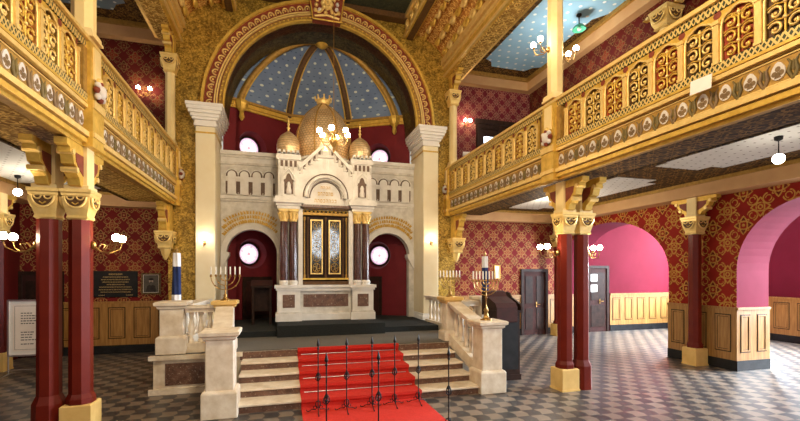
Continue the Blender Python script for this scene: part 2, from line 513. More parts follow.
def wstruct(name, runs):
    mb = MB()
    for r in runs: wainscot(mb, *r)
    struct(mb, name)
wstruct('baseboard_right_pier', [((WXR, 7.93), (WXR, 6.37), (-1, 0), 3), ((WXR-.03, 6.37), (9.85, 6.37), (0, -1), 2), ((WXR, 3.7), (WXR, 2.1), (-1, 0), 3)])
wstruct('baseboard_left_end', [((WXL+.05, YE), (XL-.15, YE), (0, -1), 6)])
wstruct('baseboard_right_end', [((XR+.2, YE), (7.5, YE), (0, -1), 5), ((8.46, YE), (9.9, YE), (0, -1), 3)])
wstruct('baseboard_hall_end', [((10.95, YE), (14.1, YE), (0, -1), 6)])
wstruct('baseboard_hall_side', [((14.1, YE), (14.1, 2.0), (-1, 0), 17)])

# ---- apse: faceted red walls with four round windows, cornice, ribbed blue half dome
def apse():
    P = [(XC-2.5, 11.6), (XC-2.12, 11.78), (XC-.86, 12.5), (XC+.86, 12.5), (XC+2.12, 11.78), (XC+2.5, 11.6)]
    ZC = 6.44
    holes = {1: .24, 3: None}
    w = MB(); wins = []
    def pt(i, a, z, dep=0.0):
        A, B = Vector(P[i]), Vector(P[i+1]); d = (B-A)
        nrm = Vector((d.y, -d.x)).normalized()   # towards the nave
        q = A + d*a - nrm*dep
        return (q.x, q.y, z)
    for i in range(5):
        L = (Vector(P[i+1])-Vector(P[i])).length
        if i not in (1, 3):
            w.add([pt(i,0,.6), pt(i,1,.6), pt(i,1,ZC), pt(i,0,ZC)], [(0,1,2,3)], M['apsered']); continue
        a0 = .25 if i == 1 else .62
        r = .40; R = .46; ra = r/L; Ra = R/L
        zs = [2.52, 5.40]
        w.add([pt(i,0,.6), pt(i,a0-Ra,.6), pt(i,a0-Ra,ZC), pt(i,0,ZC)], [(0,1,2,3)], M['apsered'])
        w.add([pt(i,a0+Ra,.6), pt(i,1,.6), pt(i,1,ZC), pt(i,a0+Ra,ZC)], [(0,1,2,3)], M['apsered'])
        cuts = [.6, zs[0]-R, zs[0]+R, zs[1]-R, zs[1]+R, ZC]
        for k in (0, 2, 4):
            w.add([pt(i,a0-Ra,cuts[k]), pt(i,a0+Ra,cuts[k]), pt(i,a0+Ra,cuts[k+1]), pt(i,a0-Ra,cuts[k+1])], [(0,1,2,3)], M['apsered'])
        for z in zs:
            N = 40
            for j in range(N):
                t0, t1 = 2*PI*j/N, 2*PI*(j+1)/N
                q = []
                for t in (t0, t1):
                    c, s_ = math.cos(t), math.sin(t); k = 1/max(abs(c), abs(s_))
                    q.append((pt(i,a0+ra*c, z+r*s_), pt(i,a0+Ra*c*k, z+R*s_*k), pt(i,a0+ra*.78*c, z+r*.78*s_, .26)))
                w.add([q[0][0], q[0][1], q[1][1], q[1][0]], [(0,1,2,3)], M['apsered'])
                w.add([q[0][0], q[1][0], q[1][2], q[0][2]], [(0,1,2,3)], M['apsered'])
            wins.append((i, a0, z, pt(i, a0, z, .24)))
    struct(w, 'wall_apse')
    for k, (i, a0, z, c) in enumerate(wins):
        d = Vector(P[i+1])-Vector(P[i]); ang = math.atan2(d.y, d.x)
        f = MB(); N = 40
        for (r0, r1, y0, y1, m) in ((.27, .315, -.04, .02, M['darkwood']),):
            ring = []
            for j in range(N):
                t = 2*PI*j/N
                ring.append([(r0*math.cos(t), y0, r0*math.sin(t)), (r1*math.cos(t), y0, r1*math.sin(t)), (r1*math.cos(t), y1, r1*math.sin(t)), (r0*math.cos(t), y1, r0*math.sin(t))])
            ring.append(ring[0]); f.loft(ring, m, False, True, False)
        o = f.build('window_%d' % (k+1), None, world=False); o['kind'] = 'structure'; o['category'] = 'window'
        o.location = c; o.rotation_euler = (0, 0, ang)
        p = MB().prism([(.285*math.cos(2*PI*j/N), .285*math.sin(2*PI*j/N)) for j in range(N)], 'y', -.012, .0, M['stained'])
        p.build('pane', o, world=False)
    # cornice
    c = MB()
    for i in range(5):
        for (z0, z1, t) in ((6.30, 6.36, .05), (6.36, 6.46, .09), (6.46, 6.52, .14)):
            A = [pt(i,0,z0,0), pt(i,1,z0,0), pt(i,1,z0,-t), pt(i,0,z0,-t)]
            B = [(x, y, z1) for x, y, z in A]
            c.add(A+B, [(0,3,2,1),(4,5,6,7),(0,1,5,4),(1,2,6,5),(2,3,7,6),(3,0,4,7)], M['gold'] if z0 < 6.45 else M['gold_dark'])
    for i in (1, 4):
        x, y = P[i]
        c.lathe([(.02,-.42),(.07,-.34),(.05,-.2),(.12,-.12),(.17,.0),(.17,.08)], (x + (.06 if i == 1 else -.06), y-.10, 6.40), M['gold'], 8, False)
    struct(c, 'trim_1')
    # dome
    A = Vector((XC, 11.72)); ZT = 8.34
    def dpt(p, t):
        th = t*PI/2
        return Vector((A.x + (p[0]-A.x)*math.cos(th), A.y + (p[1]-A.y)*math.cos(th), ZC + (ZT-ZC)*math.sin(th)**(1.5 if abs(p[0]-XC) < 2.3 else .95)))
    d = MB(); n = 18
    for i in range(5):
        d.loft([[dpt(P[i], k/n), dpt(P[i+1], k/n)] for k in range(n+1)], M['domeblue'], False, False)
    dome = struct(d, 'ceiling_apse')
    for i in (1, 2, 3, 4):
        pts = [dpt(P[i], k/n) + Vector((0, -.05, -.02)) for k in range(n+1)]
        b = MB()
        b.tube(pts, .085, M['brownpanel'] if i in (2, 3) else M['gold_dark'], 6)
        off = Vector((.085, -.02, 0))
        b.tube([p + off for p in pts], .026, M['gold'], 5); b.tube([p - off for p in pts], .026, M['gold'], 5)
        b.build('rib', dome)
    bz = MB().lathe([(.02,-.20),(.12,-.14),(.22,-.05),(.24,.05)], (XC, 11.62, 8.30), M['gold'], 12, False); bz.build('boss', dome)
    return P, pt
AP, apt = apse()

# ---- big arch moulding round the apse (rests on the two pilasters)
def big_arch():
    CZ = 5.85; n = 64
    def band(mb, r0, r1, y0, y1, m, a0=0.0, a1=PI):
        ring = []
        for j in range(n+1):
            t = a0 + (a1-a0)*j/n; c, s = math.cos(t), math.sin(t)
            ring.append([(XC+r0*c, y0, CZ+r0*s), (XC+r1*c, y0, CZ+r1*s), (XC+r1*c, y1, CZ+r1*s), (XC+r0*c, y1, CZ+r0*s)])
        mb.loft(ring, m)
    a = MB()
    band(a, 2.36, 2.84, 10.55, YW+.1, M['redband'])
    band(a, 2.79, 2.85, 10.48, 10.60, M['gold'])
    band(a, 2.545, 2.575, 10.50, 10.60, M['gold_light'])
    band(a, 2.495, 2.525, 10.50, 10.60, M['gold_light'])
    band(a, 2.40, 2.47, 10.52, 10.60, M['gold_dark'])
    band(a, 2.345, 2.385, 10.49, 10.6, M['gold'])
    band(a, 2.36, 2.46, 10.6, 11.6, M['mosaicdark'])
    o = struct(a, 'trim_2')
    p = MB(); K = 46
    for k in range(K):
        t = PI*(k+.5)/K
        rad = Vector((math.cos(t), 0, math.sin(t))); tan = Vector((-math.sin(t), 0, math.cos(t)))
        c = Vector((XC, 10.545, CZ)) + rad*2.645
        hs = [c + rad*(.085*math.sin(q) + .0) + tan*(.064*math.cos(q)) for q in [PI*(-.1 + 1.2*i/8) for i in range(9)]]
        p.tube(hs, .020, M['gold_light'], 4)
        p.sphere(c + rad*.02, .026, M['gold_light'], 6)
    p.build('ornament_pattern', o)
    q = MB()
    for k in range(70):
        t = PI*(k+.5)/70
        rad = Vector((math.cos(t), 0, math.sin(t)))
        q.sphere(Vector((XC, 10.51, CZ)) + rad*2.435, .026, M['gold'], 6)
    q.build('bead_pattern', o)
big_arch()

# ---- nave ceiling: flat coffered panel, side beams, painted coves
def nave_ceiling():
    c = MB()
    def strip(p, q, m): c.add([(p[0],YB,p[1]),(q[0],YB,q[1]),(q[0],YW,q[1]),(p[0],YW,p[1])], [(0,1,2,3)], m)
    for s in (1, -1):
        X = lambda d: XC + s*d
        cove = [(3.30, 7.80), (3.22, 8.02), (3.05, 8.22), (2.80, 8.38), (2.45, 8.50)]
        for p, q in zip(cove, cove[1:]): strip((X(p[0]), p[1]), (X(q[0]), q[1]), M['cove'])
        strip((X(2.45), 8.5), (X(2.2), 8.84), M['gold_dark'])
    strip((XC-2.25, 8.84), (XC+2.25, 8.84), M['coffer'])
    o = struct(c, 'ceiling_nave')
    # painted scroll relief on the coves
    for s in (1, -1):
        r = MB()
        for k in range(34):
            y = YW - .3 - k*.34
            for (d, z) in ((3.21, 7.98), (3.0, 8.20), (2.68, 8.38)):
                p = Vector((XC + s*d, y + (.15 if d < 3 else 0), z))
                pts = [p + Vector((s*(-.02 - .0*q), .15*math.cos(q)*(1-.1*q), .12*math.sin(q)*(1-.1*q))) for q in [i*.75 for i in range(9)]]
                r.tube(pts, .045, M['gold_light'] if k % 2 else M['gold'], 4)
        r.build('relief_pattern', o)
    for k, s in enumerate((1, -1)):
        b = MB()
        x0, x1 = sorted((XC + s*2.14, XC + s*2.40))
        b.box(x0, x1, YB, YW-.02, 8.34, 8.84, M['gold'])
        b.box(x0+.05, x1-.05, YB, YW-.02, 8.30, 8.34, M['brownpanel'])
        xi = x0 if s > 0 else x1
        for j in range(28):
            y = YW - .25 - j*.4
            b.tube([(xi - s*.01, y + .1*math.cos(q), 8.58 + .1*math.sin(q)) for q in [i*.7 for i in range(10)]], .028, M['gold_light'], 4, True)
        b.box(*sorted((xi - s*.07, xi)), YB, YW-.02, 8.74, 8.84, M['gold_light'])
        b.box(*sorted((xi - s*.04, xi)), YB, YW-.02, 8.34, 8.40, M['gold_light'])
        struct(b, 'trim_%d' % (k+3))
    e = MB().box(XC-2.15, XC+2.15, YW-.26, YW-.02, 8.70, 8.84, M['brownpanel'])
    struct(e, 'trim_5')
nave_ceiling()

# ---- galleries: floor slab / aisle ceiling, beams, upper walls and ceilings
def gallery_shell(s):
    R = s > 0; nm = 'right' if R else 'left'
    xf = XR if R else XL                       # parapet plane
    xw = WXR if R else WXL                     # aisle wall
    xu = 7.8 if R else -5.9                   # upper wall
    def bx(mb, xa, xb, *r): mb.box(min(xa, xb), max(xa, xb), *r)
    sl = MB(); bx(sl, xf + s*.12, xw, YB, YE, ZA, 4.12, M['soffit'])
    slab = struct(sl, 'ceiling_%s_aisle' % nm)
    # pale panels with notched corners
    a0, a1 = (6.3, 7.85) if R else (-3.5, -5.4)
    for (y0, y1) in ((7.0, 11.2), (1.9, 6.1), (-3.4, 1.1)):
        n = .28
        xs0, xs1 = min(a0, a1), max(a0, a1)
        poly = [(xs0+n, y0), (xs1-n, y0), (xs1-n, y0+n), (xs1, y0+n), (xs1, y1-n), (xs1-n, y1-n), (xs1-n, y1), (xs0+n, y1), (xs0+n, y1-n), (xs0, y1-n), (xs0, y0+n), (xs0+n, y0+n)]
        MB().prism(poly, 'z', ZA-.012, ZA+.01, M['aisleceil']).build('ceiling_panel', slab)
    bm_ = MB(); bx(bm_, xw - s*.42, xw, YB, YE, 3.64, ZA, M['beige']); bx(bm_, xw - s*.46, xw, YB, YE, 3.88, ZA, M['gold_dark'])
    struct(bm_, 'trim_%d' % (6 if R else 7))
    be = MB(); bx(be, xf + s*.25, xw - s*.42, YE-.3, YE, 3.62, ZA, M['beige']); bx(be, xf + s*.25, xw - s*.46, YE-.35, YE, 3.88, ZA, M['gold_dark'])
    struct(be, 'trim_%d' % (8 if R else 9))
    # soffit ornament strip just behind the parapet
    so = MB(); bx(so, xf + s*.10, xf + s*.95, YB, YW-.02, 3.64, 3.70, M['soffit'] if R else M['soffitgold'])
    bx(so, xf + s*.90, xf + s*1.0, YB, YW-.02, 3.64, ZA, M['soffit'])
    struct(so, 'trim_%d' % (10 if R else 11))
    # upper storey
    uw = MB(); bx(uw, xu, xu + s*.25, YB, YE+.2, 4.12, 8.4, M['papershade']); struct(uw, 'wall_upper_%s' % nm)
    ue = MB(); bx(ue, xf + s*.2, xu, YE, YE+.2, 4.12, 8.4, M['paperpurple'] if R else M['papershade']); struct(ue, 'wall_upper_%s_end' % nm)
    uc = MB(); bx(uc, xf + s*.1, xu, YB, YE, 8.16, 8.3, M['soffit']); up = struct(uc, 'ceiling_%s_gallery' % nm)
    b0, b1 = (5.7, 7.5) if R else (-3.4, -5.4)
    for (y0, y1) in ((7.0, 11.3), (1.6, 5.9), (-3.6, .6)):
        x0, x1 = min(b0, b1), max(b0, b1); n = .35
        poly = [(x0+n, y0), (x1-n, y0), (x1-n*.6, y0+n*.7), (x1, y0+n), (x1, (y0+y1)/2-.9), (x1-.22, (y0+y1)/2-.6), (x1-.22, (y0+y1)/2+.6), (x1, (y0+y1)/2+.9), (x1, y1-n), (x1-n*.6, y1-n*.7), (x1-n, y1), (x0+n, y1), (x0+n*.6, y1-n*.7), (x0, y1-n), (x0, y0+n), (x0+n*.6, y0+n*.7)]
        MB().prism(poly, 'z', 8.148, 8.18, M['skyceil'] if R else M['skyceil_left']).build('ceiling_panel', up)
    co = MB(); bx(co, xu - s*.22, xu, YB, YE, 7.80, 8.16, M['beige']); bx(co, xu - s*.30, xu, YB, YE, 8.06, 8.16, M['gold_dark'])
    struct(co, 'trim_%d' % (12 if R else 13))
    ce = MB(); bx(ce, xf + s*.45, xu - s*.22, YE-.22, YE, 7.80, 8.16, M['beige']); bx(ce, xf + s*.45, xu - s*.3, YE-.3, YE, 8.06, 8.16, M['gold_dark'])
    struct(ce, 'trim_%d' % (14 if R else 15))
    # gilded beam carried by the gallery columns
    g = MB(); A, B = xf - s*.12, xf + s*.42
    bx(g, A, B, YB, YW-.02, 7.42, 7.86, M['gold'])
    bx(g, A - s*.10, A, YB, YW-.02, 7.74, 7.88, M['gold_light'])
    bx(g, A - s*.05, A, YB, YW-.02, 7.62, 7.70, M['gold_light'])
    bx(g, A - s*.03, A, YB, YW-.02, 7.42, 7.48, M['gold_light'])
    bx(g, A + s*.08, B - s*.08, YB, YW-.02, 7.395, 7.42, M['soffitgold'])
    bx(g, B, B + s*.10, YB, YW-.02, 7.60, 8.16, M['soffitgold'])
    bx(g, A + s*.05, B + s*.1, YB, YW-.02, 7.86, 8.2, M['gold_dark'])
    struct(g, 'trim_%d' % (16 if R else 17))
gallery_shell(1); gallery_shell(-1)

# ---- doors
def door(name, a0, a1, z0, z1, wall_y, panels=2, handle=True):
    d = MB()
    d.box(a0-.09, a0, wall_y-.07, wall_y, z0, z1+.09, M['darkwood']); d.box(a1, a1+.09, wall_y-.07, wall_y, z0, z1+.09, M['darkwood'])
    d.box(a0, a1, wall_y-.07, wall_y, z1, z1+.09, M['darkwood'])
    d.box(a0, a1, wall_y-.04, wall_y, z0, z1, M['cover'])
    n = panels
    for i in range(n):
        x0 = a0 + (a1-a0)*i/n + .07; x1 = a0 + (a1-a0)*(i+1)/n - .07
        for (u, v) in ((.08, .42), (.50, .93)):
            d.box(x0, x1, wall_y-.055, wall_y-.04, z0+(z1-z0)*u, z0+(z1-z0)*v, M['darkwood'])
    o = struct(d, name)
    if handle:
        x = (a0+a1)/2 + .05
        zc = z0 + .48*(z1-z0)
        MB().box(x, x+.03, wall_y-.06, wall_y-.04, zc-.08, zc+.08, M['brass']).tube([(x+.015, wall_y-.06, zc), (x+.015, wall_y-.1, zc), (x+.12, wall_y-.1, zc)], .011, M['brass']).build('door_handle', o)
door('door_1', 7.55, 8.36, 0, 2.04, YE)
door('door_2', 10.08, 10.78, 0, 2.16, YE, 1)
door('door_3', -5.83, -5.1, 0, 1.95, YE)
# low dark doors in the apse walls
for k, (i, a, b) in enumerate(((1, .05, .62), (3, .30, .72))):
    c = MB()
    A, B = apt(i, a, 0, -.03), apt(i, b, 0, -.03); A2, B2 = apt(i, a, 0, .0), apt(i, b, 0, .0)
    z0, z1 = .77, 1.90
    c.add([(p[0], p[1], z) for z in (z0, z1) for p in (A, B, B2, A2)], [(0,3,2,1),(4,5,6,7),(0,1,5,4),(1,2,6,5),(2,3,7,6),(3,0,4,7)], M['darkwood'])
    a2, b2 = a+.06, b-.06
    A, B = apt(i, a2, 0, -.05), apt(i, b2, 0, -.05); A2, B2 = apt(i, a2, 0, -.02), apt(i, b2, 0, -.02)
    c.add([(p[0], p[1], z) for z in (z0+.1, z1-.12) for p in (A, B, B2, A2)], [(0,3,2,1),(4,5,6,7),(0,1,5,4),(1,2,6,5),(2,3,7,6),(3,0,4,7)], M['cover'])
    struct(c, 'door_%d' % (k+4))
# gallery door with glass panes on the upper right end wall
def gallery_door():
    d = MB(); y = YE; a0, a1, z0, z1 = 5.95, 7.45, 4.12, 6.66
    d.box(a0-.12, a1+.12, y-.10, y, z1, z1+.14, M['darkwood'])
    for x in (a0-.06, a0+.70, a1-.06): d.box(x, x+.12, y-.08, y, z0, z1, M['darkwood'])
    d.box(a0, a1, y-.03, y, z0, 5.1, M['darkwood']); d.box(a0, a1, y-.06, y, 6.52, z1, M['darkwood'])
    d.box(a0, a1, y-.06, y, 5.05, 5.2, M['darkwood'])
    o = struct(d, 'door_6')
    for k in range(2):
        x0 = a0+.06 + k*.76
        MB().box(x0, x0+.64, y-.02, y-.005, 5.2, 6.52, M['darkwood']).build('door_leaf', o)
    MB().box(a0+.20, a0+.55, y-.035, y-.02, 5.5, 6.28, M['daypane']).build('pane', o)
    MB().box(a0+.85, a0+1.02, y-.035, y-.02, 5.75, 6.45, M['daypane']).build('pane', o)
gallery_door()
M['frieze_white'] = varied('frieze_white', (.62, .58, .55), (.74, .70, .66), 9, .5)
M['frieze_mark'] = varied('frieze_mark', (.16, .10, .05), (.26, .17, .08), 9, .5)
M['frieze_green'] = varied('frieze_green', (.12, .085, .03), (.20, .15, .05), 9, .5)
# ================================================================== COLUMNS
def oct_prism(mb, cx, cy, z0, z1, r0, r1, m):
    f = 1/math.cos(PI/8)
    return mb.lathe([(r0*f, z0), (r1*f, z1)], (cx, cy, 0), m, 8, False, PI/8)

def capital(mb, orn, cx, cy, z0, z1, k=1.0):
    h = z1 - z0
    mb.square([(.115*k, 0), (.135*k, .06*h), (.125*k, .14*h), (.13*k, .2*h), (.155*k, .42*h), (.170*k, .70*h), (.17*k, .76*h), (.18*k, .78*h), (.182*k, .86*h), (.195*k, .9*h), (.195*k, h)], (cx, cy, z0), M['gold_light'])
    zt = z0 + .74*h; R = .135*k
    for (dx, dy) in ((1,0),(-1,0),(0,1),(0,-1)):
        def P(a, z, d): return (cx + dx*d - dy*a, cy + dy*d + dx*a, z)
        n = 10
        low = [(-R*math.cos(PI*i/n), -R*1.15*math.sin(PI*i/n)) for i in range(n+1)]
        A = [P(a*.96, zt+z*.96, .165*k) for a, z in low]; B = [P(a*.96, zt+z*.96, .186*k) for a, z in low]
        N = len(A)
        orn.add(A+B, [tuple(range(N)), tuple(range(2*N-1, N-1, -1))] + [(i, (i+1) % N, N+(i+1) % N, N+i) for i in range(N)], M['brownpanel'])
        orn.tube([P(a, zt+z, .186*k) for a, z in low], .016*k, M['gold_light'], 5)
        for c in (-.062*k, .062*k):
            orn.tube([P(c + .045*k*math.cos(PI*i/6), zt - .045*k*math.sin(PI*i/6), .19*k) for i in range(7)], .012*k, M['gold_light'], 4)
        orn.tube([P(-.04*k, zt-.085*k, .188*k), P(0, zt-.115*k, .19*k), P(.04*k, zt-.085*k, .188*k)], .010*k, M['gold'], 4)

BR = [(0,0),(0,.50),(.44,.50),(.44,.43),(.36,.41),(.36,.36),(.30,.33),(.27,.24),(.20,.22),(.20,.14),(.13,.10),(.10,.02)]
def bracket(parent, cx, cy, z0, ztop, axis, sg, w=.11, k=1.0):
    h = (ztop - z0)/.50
    poly = [((cy if axis == 'x' else cx) + sg*(a*k + .08), z0 + b*h) for a, b in BR]
    mb = MB()
    c = cx if axis == 'x' else cy
    mb.prism(poly, axis, c-w/2, c+w/2, M['gold'])
    # red inset field and scroll eyes
    ins = [((cy if axis == 'x' else cx) + sg*(a*k + .08), z0 + b*h) for a, b in ((.03,.14),(.03,.38),(.24,.38),(.22,.28),(.14,.2))]
    mb.prism(ins, axis, c-w/2-.006, c+w/2+.006, M['redband'])
    for a, b in ((.31,.37),(.215,.18)):
        q = (cy if axis == 'x' else cx) + sg*(a*k + .08); z = z0 + b*h
        pts = [(q + .035*math.cos(t), z + .035*math.sin(t)) for t in [2*PI*i/8 for i in range(8)]]
        mb.prism(pts, axis, c-w/2-.02, c+w/2+.02, M['gold_light'])
    # crosswise ribs on the scroll front
    for (a, b), (a2, b2) in zip(BR[3:], BR[4:]):
        pass
    return mb.build('bracket', parent)

def column(cx, cy, label, group, cream_base, zs=2.66, zc=3.03, ztop=3.56, k=1.0, shaft=M['redcol'], br=((('x'),1),('x',-1)), cat='column', post=True, ck=1.0):
    t = thing('octagonal_column', (cx, cy, 0), label, cat, group)
    b = MB()
    if cream_base:
        b.square([(.165*k, 0), (.165*k, .36), (.150*k, .375)], (cx, cy, 0), M['pedestalcream'])
        b.square([(.175*k, 0), (.175*k, .03)], (cx, cy, 0), M['pedestalcream'])
        b.build('pedestal', t)
        s = MB(); oct_prism(s, cx, cy, .37, .44, .145*k, .145*k, shaft); oct_prism(s, cx, cy, .44, .50, .145*k, .118*k, shaft); oct_prism(s, cx, cy, .50, zs, .118*k, .115*k, shaft)
    else:
        oct_prism(b, cx, cy, 0, .40, .165*k, .160*k, shaft); oct_prism(b, cx, cy, .40, .50, .160*k, .118*k, shaft); b.build('base', t)
        s = MB(); oct_prism(s, cx, cy, .50, zs, .118*k, .115*k, shaft)
    s.build('shaft', t)
    c, o = MB(), MB(); capital(c, o, cx, cy, zs, zc, k*ck)
    cc = c.build('capital', t); o.build('ornament', cc)
    if post:
        MB().square([(.13*k, zc), (.13*k, zc+.05), (.105*k, zc+.06), (.105*k, ztop)], (cx, cy, 0), M['cream']).build('post_block', t)
    for ax, sg in br: bracket(t, cx, cy, zc+.02, ztop, ax, sg, .13*k)
    return t
M['pedestalcream'] = varied('pedestal_ochre', (.66, .42, .13), (.78, .53, .19), 5, .5)
DX = .335
AXR, AXL = XR + .22, XL - .06
column(AXR, YC, 'red octagonal column on an ochre plinth, inner one of the pair by the lectern', 'nave columns', True, ck=.85)
column(AXR + DX, YC, 'red octagonal column with red foot, outer one of the pair beyond the lectern', 'nave columns', False, ck=.85)
column(AXL, YC, 'red octagonal column on an ochre plinth in front of the oak panelling', 'nave columns', True, ck=.85)
column(AXL - DX, YC, 'red octagonal column with red foot just beside the white notice board', 'nave columns', False, ck=.85)
column(8.74, 7.1, 'red wall column on ochre plinth between the two pink arches', 'aisle wall columns', True, 2.84, 3.22, 3.64)
column(8.60, 11.62, 'red wall column on ochre plinth beside the dark door in the aisle corner', 'aisle wall columns', True, 2.84, 3.22, 3.62, br=(('x', -1),))
column(-5.55, 10.55, 'wine red wall column on ochre plinth behind the white notice board', 'aisle wall columns', True, 2.84, 3.22, 3.64, shaft=M['winecol'])

def upper_column(cx, cy, label, group, z0=4.93, zs=6.78, zc=7.12, k=1.0):
    t = thing('gallery_column', (cx, cy, z0), label, 'column', group)
    b = MB(); b.square([(.16*k, z0), (.16*k, z0+.03), (.145*k, z0+.04), (.145*k, z0+.08), (.13*k, z0+.11)], (cx, cy, 0), M['cream']); b.build('base', t)
    s = MB(); oct_prism(s, cx, cy, z0+.11, zs, .122*k, .118*k, M['cream']); s.build('shaft', t)
    c, o = MB(), MB(); capital(c, o, cx, cy, zs, zc, k*1.15); cc = c.build('capital', t); o.build('ornament', cc)
    MB().square([(.12*k, zc), (.12*k, 7.395)], (cx, cy, 0), M['gold']).build('post_block', t)
    for sg in ((1, -1) if cy < 10 else (-1,)): bracket(t, cx, cy, zc, 7.39, 'x', sg, .13)
    return t
upper_column(XR + .03, YC, 'cream gallery column with lamps, rising through the right parapet', 'gallery columns')
upper_column(XL - .03, YC, 'cream gallery column rising through the left parapet', 'gallery columns')
upper_column(XR + .06, 10.69, 'cream gallery column against the gold wall at the end of the right gallery', 'gallery columns', 4.93, 6.55, 6.95, .8)
upper_column(XL - .06, 10.69, 'cream gallery column against the gold wall at the end of the left gallery', 'gallery columns', 4.93, 6.55, 6.95, .8)
upper_column(7.55, 6.75, 'gilded wall column on the outer wall of the right gallery, mostly hidden by the parapet', 'gallery columns', 4.12, 6.95, 7.35)
# small corbels under the gallery ends
for s, xf, lab in ((1, XR, 'gilded corbel on the gold wall under the end of the right gallery'), (-1, XL, 'gilded corbel on the gold wall under the end of the left gallery')):
    cx, cy = xf + s*.16, 10.70
    t = thing('corbel_capital', (cx, cy, 2.5), lab, 'corbel', 'corbels under the gallery ends')
    c, o = MB(), MB(); capital(c, o, cx, cy, 2.55, 2.95, 1.0); c.lathe([(.02, 2.30), (.08, 2.42), (.12, 2.56)], (cx, cy, 0), M['gold_light'], 8, False)
    cc = c.build('capital', t); o.build('ornament', cc)
    MB().square([(.12, 2.95), (.12, 3.56)], (cx, cy, 0), M['gold']).build('post_block', t)
    bracket(t, cx, cy, 2.97, 3.56, 'x', -1, .13)

# ================================================================== GALLERY PARAPETS
ROPE1 = m_rope('rope_strip_lower', .56, .085, 9.0)
ROPE2 = m_rope('rope_strip_upper', 1.20, .10, 9.0)
def cusp(w, z0, h, n=24):
    return [(-w*math.cos(PI*i/n), z0 + h*math.sin(PI*i/n)**.8 + .016*abs(math.sin(3*PI*i/n))) for i in range(n+1)]
def panel_protos(o):
    """o = sign of x pointing to the nave; local y across, z up, x=0 the parapet face"""
    out = []
    H, W = .565, .205
    for colm in (M['redpanel'], M['brownpanel']):
        p = MB()
        d = lambda v: o*v
        def bx(y0, y1, z0, z1, a, b, m): p.box(min(d(a), d(b)), max(d(a), d(b)), y0, y1, z0, z1, m)
        bx(-W, W, 0, H, 0, .012, colm)
        C = cusp(.166, .345, .165)
        full = [(-.166, 0)] + C + [(.166, 0)]
        for a, b in zip(C, C[1:]):
            vs = [(d(.045), a[0], a[1]), (d(.045), b[0], b[1]), (d(.045), b[0], H), (d(.045), a[0], H)]
            p.add(vs, [(0,1,2,3)], M['gold'])
        p.add([(d(.012), y, z) for y, z in full] + [(d(.045), y, z) for y, z in full], [(i, i+1, len(full)+i+1, len(full)+i) for i in range(len(full)-1)], M['gold_dark'])
        for sg in (-1, 1):
            y0, y1 = sorted((sg*.166, sg*W)); bx(y0, y1, 0, H, .012, .045, M['gold'])
            y0, y1 = sorted((sg*.178, sg*W)); bx(y0, y1, 0, .42, .045, .075, M['gold_light'])
            y0, y1 = sorted((sg*.168, sg*W)); bx(y0, y1, .42, .46, .045, .085, M['gold_light']); bx(y0, y1, 0, .03, .045, .085, M['gold_light'])
            pts = [(d(.05), sg*W - sg*.0 + .045*math.cos(t), .525 + .042*math.sin(t)) for t in [PI*i/4 for i in range(8)]]
            pts = [(x, max(-W, min(W, y)), z) for x, y, z in pts]
            p.disc(pts, M['redband'])
        p.tube([(d(.048), y, z) for y, z in full], .013, M['gold_light'], 5)
        t = MB()
        for r_ in range(3):
            z = .085 + r_*.148
            t.tube([(d(.03), -.15, z+.074), (d(.034), -.08, z+.09), (d(.03), 0, z+.06), (d(.034), .08, z+.09), (d(.03), .15, z+.074)], .009, M['gold'], 4)
            for sg in (-1, 1):
                c = (sg*.082, z)
                sp = [(d(.035), c[0] + sg*(.070 - .0052*i)*math.cos(.62*i + .6), c[1] + (.070 - .0052*i)*math.sin(.62*i + .6)) for i in range(11)]
                t.tube(sp, .0135, M['gold_light'] if colm is M['brownpanel'] else M['gold'], 4)
                t.sphere((d(.03), c[0], c[1]), .017, M['gold_light'], 6)
        t.tube([(d(.03), 0, .0), (d(.035), 0, .48)], .012, M['gold'], 4)
        for z in (.16, .305, .45): t.sphere((d(.035), 0, z), .022, M['gold_light'], 6)
        for sg in (-1, 1):
            t.tube([(d(.035), 0, .40), (d(.035), sg*.05, .455), (d(.035), sg*.10, .43)], .010, M['gold'], 4)
        out.append((p, t))
    return out
